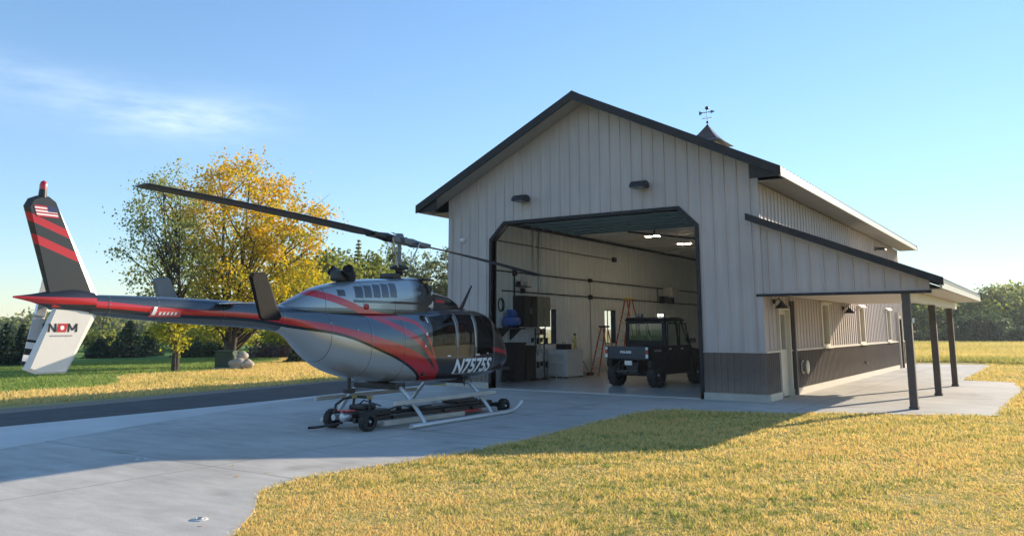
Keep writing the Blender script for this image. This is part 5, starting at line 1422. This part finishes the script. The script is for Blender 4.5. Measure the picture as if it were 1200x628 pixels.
shrub('shade_foliage', 'long low dark green leaf bank standing in for tree shade on the left lawn', 'shade_foliage', at(243, 47), 3.8, .9, .85, 'dark', 3000, .14, 8, rz=YAW)  # added leaf bank: tree shade on the lawn put in as dark foliage
for i, (px, D, w) in enumerate([(303, 46, 1.3), (317, 46.5, 1.4), (331, 46, 1.3)]):
    shrub('plum_shrub', ['purple-leaved shrub nearest the maple trunk', 'middle purple-leaved shrub of three beyond the lawn', 'purple-leaved shrub nearest the helicopter belly'][i], 'shrub', at(px, D), w, 1.0, .85, 'purple', 700, .11, 15 + i, 'purple shrubs beyond the lawn', rz=YAW)
# utility cabinet and pale boulders at the foot of the maple
p = at(267, 33.8)
e = empty('utility_cabinet', (p.x, p.y, -.035), YAW, 'dark green utility box left of the maple trunk', 'utility box')
m = MB(); m.box((-.36, -.3, .08), (.36, .3, .72), bev=.02); m.build('cabinet_body', M['greenbox'], e)
m = MB(); m.box((-.40, -.34, .721), (.40, .34, .76), bev=.01); m.build('lid', M['greenbox'], e)
m = MB(); m.box((-.45, -.4, 0), (.45, .4, .08)); m.build('plinth', M['conc2'], e)
for i, (px, s, z) in enumerate([(281, .34, 0), (291, .30, 0), (286, .22, .42)]):
    p = at(px, 33.4 + (.3 if i == 2 else 0)); rg = np.random.RandomState(i + 3)
    m = MB(); ret = bmesh.ops.create_icosphere(m.bm, subdivisions=3, radius=s)
    for v in m.bm.verts:
        k = 1 + .16 * math.sin(v.co.x * 9 + i) * math.cos(v.co.y * 8) + .1 * math.sin(v.co.z * 14 + i)
        v.co = v.co * k; v.co.z = v.co.z * .8 + s * .66
    o = m.build('boulder', M['stone'], None, ['left pale boulder at the foot of the maple', 'right pale boulder at the foot of the maple', 'small pale stone perched on the two boulders'][i], 'boulder', 'pale boulders under the maple')
    o.location = (p.x, p.y, z - .04); o.rotation_euler = (0, 0, i)
# right-hand side: distant wood
labs = ['far tree just right of the first porch post', 'yellowish far tree between the porch posts', 'far tree behind the third porch post', 'rounded far tree right of the third porch post', 'olive far tree under the porch roof corner', 'tall dark far tree right of the porch roof corner', 'highest big far tree near the right frame edge', 'broad far tree at the right frame edge', 'far tree beyond the right frame edge', 'low dark tree in front of the tall right trees']
for i, (px, D, py, r, lf) in enumerate([(1072, 112, 352, 4.0, 'olive'), (1094, 118, 371, 3.0, 'yellow'), (1112, 122, 372, 3.2, 'far'), (1129, 116, 364, 2.8, 'olive'), (1146, 108, 353, 3.0, 'olive'), (1168, 112, 337, 4.2, 'far'), (1194, 118, 333, 5.2, 'olive'), (1216, 114, 340, 5.0, 'far'), (1245, 118, 345, 5.5, 'olive'), (1150, 100, 374, 3.0, 'dark')]):
    tree('far_tree', labs[i], 'tree', at(px, D), hgt(py, D) , r, .5, L[lf], 130, 46, .42, 121 + i, 'distant wood on the right', tr=.25, sig=.75, limbs=False)
for i, (px, D, w) in enumerate([(1068, 98, 5.5), (1095, 99, 6), (1122, 97, 6), (1150, 96, 6), (1178, 95, 6), (1206, 95, 6.5)]):
    shrub('thicket', 'dark low thicket along the far field edge, %s from the porch post' % ['first', 'second', 'third', 'fourth', 'fifth', 'sixth'][i], 'thicket', at(px, D), w, 2.4, 1.3 + .3 * (i % 3), 'dark', 1500, .34, 33 + i, 'thickets along the field edge', rz=YAW)
p = at(1192, 104)
e = empty('farm_shed', (p.x, p.y, -.03), YAW + .1, 'long low brown-roofed shed in front of the far trees at the right edge', 'shed')
m = MB(); m.box((-2.6, -1.5, 0), (2.6, 1.5, 1.3)); m.build('wall', M['wains'], e)
m = MB(); m.prism([(-1.8, 1.25), (1.8, 1.25), (0, 1.95)], 0, -2.9, 2.9); m.build('roof', pmat('rusty_roof', (.20, .11, .08), .6, var=.2), e)
m = MB(); m.box((-.6, -1.53, .1), (.6, -1.505, 1.1)); m.build('door', M['post'], e)
p = at(1068, 50)
e = empty('bird_house', (p.x, p.y, -.03), YAW, 'small white bird house on a thin pole seen just right of the nearest porch post', 'bird house')
m = MB(); m.tube([(0, 0, 0), (0, 0, 2.0)], .03, 6); m.build('pole', M['dark'], e)
m = MB(); m.box((-.16, -.14, 2.0), (.16, .14, 2.3)); m.build('box', M['white'], e)
m = MB(); m.prism([(-.22, 2.301), (.22, 2.301), (0, 2.46)], 1, -.18, .18); m.build('roof', M['dark'], e)

# ------------------------------------------------------------------ grass
AP = np.array(apron)
def inpoly(x, y, poly):
    ins = np.zeros(len(x), bool); n = len(poly); j = n - 1
    for i in range(n):
        xi, yi = poly[i]; xj, yj = poly[j]
        c = ((yi > y) != (yj > y)) & (x < (xj - xi) * (y - yi) / (yj - yi + 1e-12) + xi)
        ins ^= c; j = i
    return ins
def smooth_noise(x, y, s, seed):
    rg = np.random.RandomState(seed); v = np.zeros(len(x))
    for k in range(7):
        a = rg.uniform(0, 6.28); f = s * rg.uniform(.5, 1.8); v += np.sin((x * np.cos(a) + y * np.sin(a)) * f + rg.uniform(0, 6.28))
    return v / 3.0
def blades(name, x, y, h, w, var, mat, seed, z0=-.016):
    rg = np.random.RandomState(seed); n = len(x)
    a = rg.uniform(0, 2 * PI, n); lean = rg.uniform(.2, 1.1, n) * h; la = rg.uniform(0, 2 * PI, n)
    b0 = np.stack([x - np.cos(a) * w / 2, y - np.sin(a) * w / 2, np.full(n, z0)], 1)
    b1 = np.stack([x + np.cos(a) * w / 2, y + np.sin(a) * w / 2, np.full(n, z0)], 1)
    t = np.stack([x + np.cos(la) * lean, y + np.sin(la) * lean, z0 + h], 1)
    return fastmesh(name, np.stack([b0, b1, t], 1).reshape(-1, 3), 3, var, mat)
rg = np.random.RandomState(77)
N = 600000
D = 4.3 * (9.0 ** rg.uniform(0, 1, N)) ; lat = np.where(rg.rand(N) < .86, rg.uniform(-.62, .80, N), rg.uniform(.8, 1.5, N)) * D
X = CAM.x + FH.x * D + RT.x * lat; Y = CAM.y + FH.y * D + RT.y * lat
jx = X + .05 + rg.normal(0, .035, N)
ok = ~inpoly(jx, Y - .04, AP) & (X > -1.7) & ((Y < .3) | (X > 2.6)) & (Y > -17.5)
X, Y, D = X[ok], Y[ok], D[ok]; n = len(X)
hh = (.020 + .024 * rg.rand(n)) * (1 + .3 * smooth_noise(X, Y, 3, 4)); ww = np.clip(.0030 * D ** .75, .006, .05) * rg.uniform(.7, 1.4, n)
hh = np.clip(hh, .018, .06) * np.clip(D / 9, .8, 1.5)
var = .53 + .12 * smooth_noise(X, Y, 1.2, 1) + .14 * smooth_noise(X, Y, 8, 2) + .20 * smooth_noise(X, Y, 30, 9) + rg.normal(0, .16, n)
o = blades('dry_grass', X, Y, hh, ww, var, L['dry'], 3); tag(o, kind='stuff', label='short dry yellow grass in front of the hangar', cat='grass')
# green weeds in patches
nw = 40; cx = rg.uniform(-1, 7, nw * 3); cy = rg.uniform(-14, -4, nw * 3); okc = ~inpoly(cx, cy, AP); cx, cy = cx[okc][:nw], cy[okc][:nw]
X = np.repeat(cx, 26) + rg.normal(0, .05, len(cx) * 26); Y = np.repeat(cy, 26) + rg.normal(0, .05, len(cx) * 26)
ok = ~inpoly(X, Y, AP); X, Y = X[ok], Y[ok]
o = blades('clover_patches', X, Y, rg.uniform(.03, .055, len(X)), np.full(len(X), .022), rg.uniform(.1, .8, len(X)), L['lawn'], 6); tag(o, kind='stuff', label='small green clover tufts scattered through the dry grass', cat='weeds')
# taller grass of the unmown field on the right
N = 60000; px = rg.uniform(1040, 1290, N); D = 33 * (3.0 ** rg.uniform(0, 1, N))
X = CAM.x + FH.x * D + RT.x * (px - 600) / 953.3 * D; Y = CAM.y + FH.y * D + RT.y * (px - 600) / 953.3 * D
ok = (Y > 26 + .8 * np.sin(X)); X, Y, D = X[ok], Y[ok], D[ok]; n = len(X)
o = blades('field_grass', X, Y, rg.uniform(.14, .34, n), .035 * (D / 33) * rg.uniform(.7, 1.5, n), .42 + .12 * smooth_noise(X, Y, .4, 2) + rg.normal(0, .12, n), L['dry'], 8); tag(o, kind='stuff', label='taller unmown yellow grass of the field behind the porch', cat='grass')
# dry strip and lawn on the left
N = 120000; X = rg.uniform(-34, -13.4, N); Y = rg.uniform(-14, 18, N)
lim = X + .17 * (Y + .8) + 13.6
lawn = (X + .62 * Y + 21.9 + 1.2 * smooth_noise(X, Y, .7, 5)) < 0
ok = (lim < 0)
for nme, sel, mat, lab in (('dry_grass', ok & ~lawn, L['dry'], 'dry yellow grass strip beyond the asphalt drive'), ('lawn_grass', ok & lawn, L['lawn'], 'green lawn grass beyond the dry strip on the left')):
    x, y = X[sel], Y[sel]; n = len(x)
    o = blades(nme, x, y, rg.uniform(.05, .10, n), rg.uniform(.03, .07, n), .60 + .12 * smooth_noise(x, y, 1, 2) + .1 * smooth_noise(x, y, 5, 3) + rg.normal(0, .12, n), mat, 12); tag(o, kind='stuff', label=lab, cat='grass')
# fallen leaves on the near grass and concrete
N = 260; X = rg.uniform(-6, 7, N); Y = rg.uniform(-14.5, -3, N)
pos = np.stack([X, Y, np.where(inpoly(X, Y, AP), .008, .03)], 1)
keep = (~inpoly(X, Y, AP)) | (rg.rand(N) < .12); pos = pos[keep]
v = leafquads(pos, .05, rg, 0); v = v.reshape(-1, 4, 3); v[:, :, 2] = pos[:, None, 2] + (v[:, :, 2] - pos[:, None, 2]) * .15; v = v.reshape(-1, 3)
o = fastmesh('fallen_leaves', v, 4, rg.uniform(.3, 1, len(pos)), L['orange']); tag(o, kind='stuff', label='scattered small fallen leaves on the grass and concrete', cat='leaves')

hz = bpy.data.materials.new('haze_air'); hz.use_nodes = True; hn = hz.node_tree; hn.nodes.clear()
ho = nd(hn, 'ShaderNodeOutputMaterial'); hv = nd(hn, 'ShaderNodeVolumePrincipled'); hv.inputs['Color'].default_value = (.85, .92, 1, 1)
hv.inputs['Density'].default_value = .0004; hv.inputs['Anisotropy'].default_value = .3; hn.links.new(hv.outputs[0], ho.inputs['Volume'])
m = MB(); m.box((-1600, -1600, -2.2), (1600, 1600, 13)); m.build('haze', hz, kind='stuff', label='thin pale haze in the distance', cat='haze')

# ------------------------------------------------------------------ light, sky, camera
KX, KY = .95, 2.9
sd = Vector((KX, KY, 1)).normalized()
el = math.asin(sd.z); az = math.atan2(sd.x, sd.y)
sun = bpy.data.lights.new('sun', 'SUN'); sun.energy = 3.5; sun.angle = R(.53); sun.color = (1.0, .84, .63)
so = bpy.data.objects.new('sun', sun); COL.objects.link(so); so.rotation_euler = sd.to_track_quat('Z', 'Y').to_euler(); so.location = (30, 60, 40)
w = bpy.data.worlds.new('World'); sc.world = w; w.use_nodes = True
nt = w.node_tree; nt.nodes.clear()
wo = nd(nt, 'ShaderNodeOutputWorld'); bg = nd(nt, 'ShaderNodeBackground')
sk = nd(nt, 'ShaderNodeTexSky'); sk.sky_type = 'NISHITA'; sk.sun_disc = False
sk.sun_elevation = el; sk.sun_rotation = az; sk.air_density = 1.0; sk.dust_density = 0.0; sk.ozone_density = 2.5; sk.altitude = 200
tc = nd(nt, 'ShaderNodeTexCoord').outputs['Generated']
def dirof(px, py):
    f = FH * 1.0 + RT * ((px - 600) / 953.3) + Vector((0, 0, (385 - py) / 953.3)); return f.normalized()
def dot(v, d):
    n = nd(nt, 'ShaderNodeVectorMath'); n.operation = 'DOT_PRODUCT'; nt.links.new(v, n.inputs[0]); n.inputs[1].default_value = d; return n.outputs['Value']
cloud = None
for (px, py, a, b, tilt, st) in ((222, 132, .07, .022, .05, .22), (40, 90, .12, .022, -.34, .11), (130, 122, .16, .035, -.10, .07)):
    c = dirof(px, py); e1 = Vector((RT.x, RT.y, 0)); e2 = c.cross(e1).normalized()
    if e2.z < 0: e2 = -e2
    u = mth(nt, 'SUBTRACT', dot(tc, e1), c.dot(e1)); v = mth(nt, 'SUBTRACT', dot(tc, e2), 0.0)
    v = mth(nt, 'SUBTRACT', v, mth(nt, 'MULTIPLY', u, tilt))
    q = mth(nt, 'ADD', mth(nt, 'POWER', mth(nt, 'ABSOLUTE', mth(nt, 'DIVIDE', u, a)), 2), mth(nt, 'POWER', mth(nt, 'ABSOLUTE', mth(nt, 'DIVIDE', v, b)), 2))
    k = mth(nt, 'MULTIPLY', mth(nt, 'EXPONENT', mth(nt, 'MULTIPLY', q, -1.0)), mth(nt, 'GREATER_THAN', dot(tc, c), 0.0))
    k = mth(nt, 'MULTIPLY', k, st)
    cloud = k if cloud is None else mth(nt, 'ADD', cloud, k)
mp = nd(nt, 'ShaderNodeMapping'); mp.inputs['Scale'].default_value = (9, 9, 42); nt.links.new(tc, mp.inputs[0])
cn = noise(nt, mp.outputs[0], 1.6, 7, .62)
cf = mth(nt, 'MULTIPLY', cloud, mth(nt, 'MULTIPLY_ADD', cn, 2.6, -.55)); cl = nd(nt, 'ShaderNodeClamp'); nt.links.new(cf, cl.inputs[0])
SKY = .15; LUM0 = 7.0
hs = nd(nt, 'ShaderNodeHueSaturation'); hs.inputs['Saturation'].default_value = 1.08; nt.links.new(sk.outputs[0], hs.inputs['Color'])
lum = dot(hs.outputs[0], (.25, .6, .15))
sc_ = mth(nt, 'DIVIDE', .86, mth(nt, 'MULTIPLY_ADD', lum, 1 / LUM0, 1.0))
vm = nd(nt, 'ShaderNodeVectorMath'); vm.operation = 'SCALE'; nt.links.new(hs.outputs[0], vm.inputs[0]); nt.links.new(sc_, vm.inputs['Scale'])
tn = nd(nt, 'ShaderNodeVectorMath'); tn.operation = 'MULTIPLY'; nt.links.new(vm.outputs[0], tn.inputs[0]); 
se = nd(nt, 'ShaderNodeSeparateXYZ'); nt.links.new(tc, se.inputs[0])
lo_ = nd(nt, 'ShaderNodeMapRange'); nt.links.new(se.outputs[2], lo_.inputs[0]); lo_.inputs[1].default_value = 0.0; lo_.inputs[2].default_value = .22; lo_.inputs[3].default_value = 1; lo_.inputs[4].default_value = 0
nt.links.new(mixc(nt, lo_.outputs[0], (1.08, 1.03, 1.01), (.97, 1.02, 1.15)), tn.inputs[1])
nt.links.new(mixc(nt, cl.outputs[0], tn.outputs[0], (4.3, 4.6, 4.9)), bg.inputs[0]); bg.inputs[1].default_value = SKY
nt.links.new(bg.outputs[0], wo.inputs[0])

cam = bpy.data.cameras.new('camera'); co = bpy.data.objects.new('camera', cam); COL.objects.link(co)
co.location = CAM; co.rotation_euler = (PI / 2 + .1574, 0, YAW)
cam.lens = 941.56 / 1200 * 36; cam.sensor_width = 36; cam.sensor_fit = 'HORIZONTAL'; cam.shift_y = -78.465 / 1200
cam.clip_end = 5000
sc.camera = co
sc.view_settings.view_transform = 'Standard'; sc.view_settings.look = 'None'; sc.view_settings.gamma = 1; sc.view_settings.use_curve_mapping = False
sc.view_settings.exposure = 1.28
sc.cycles.use_denoising = True
sc.cycles.max_bounces = 8; sc.cycles.diffuse_bounces = 5; sc.cycles.transparent_max_bounces = 12
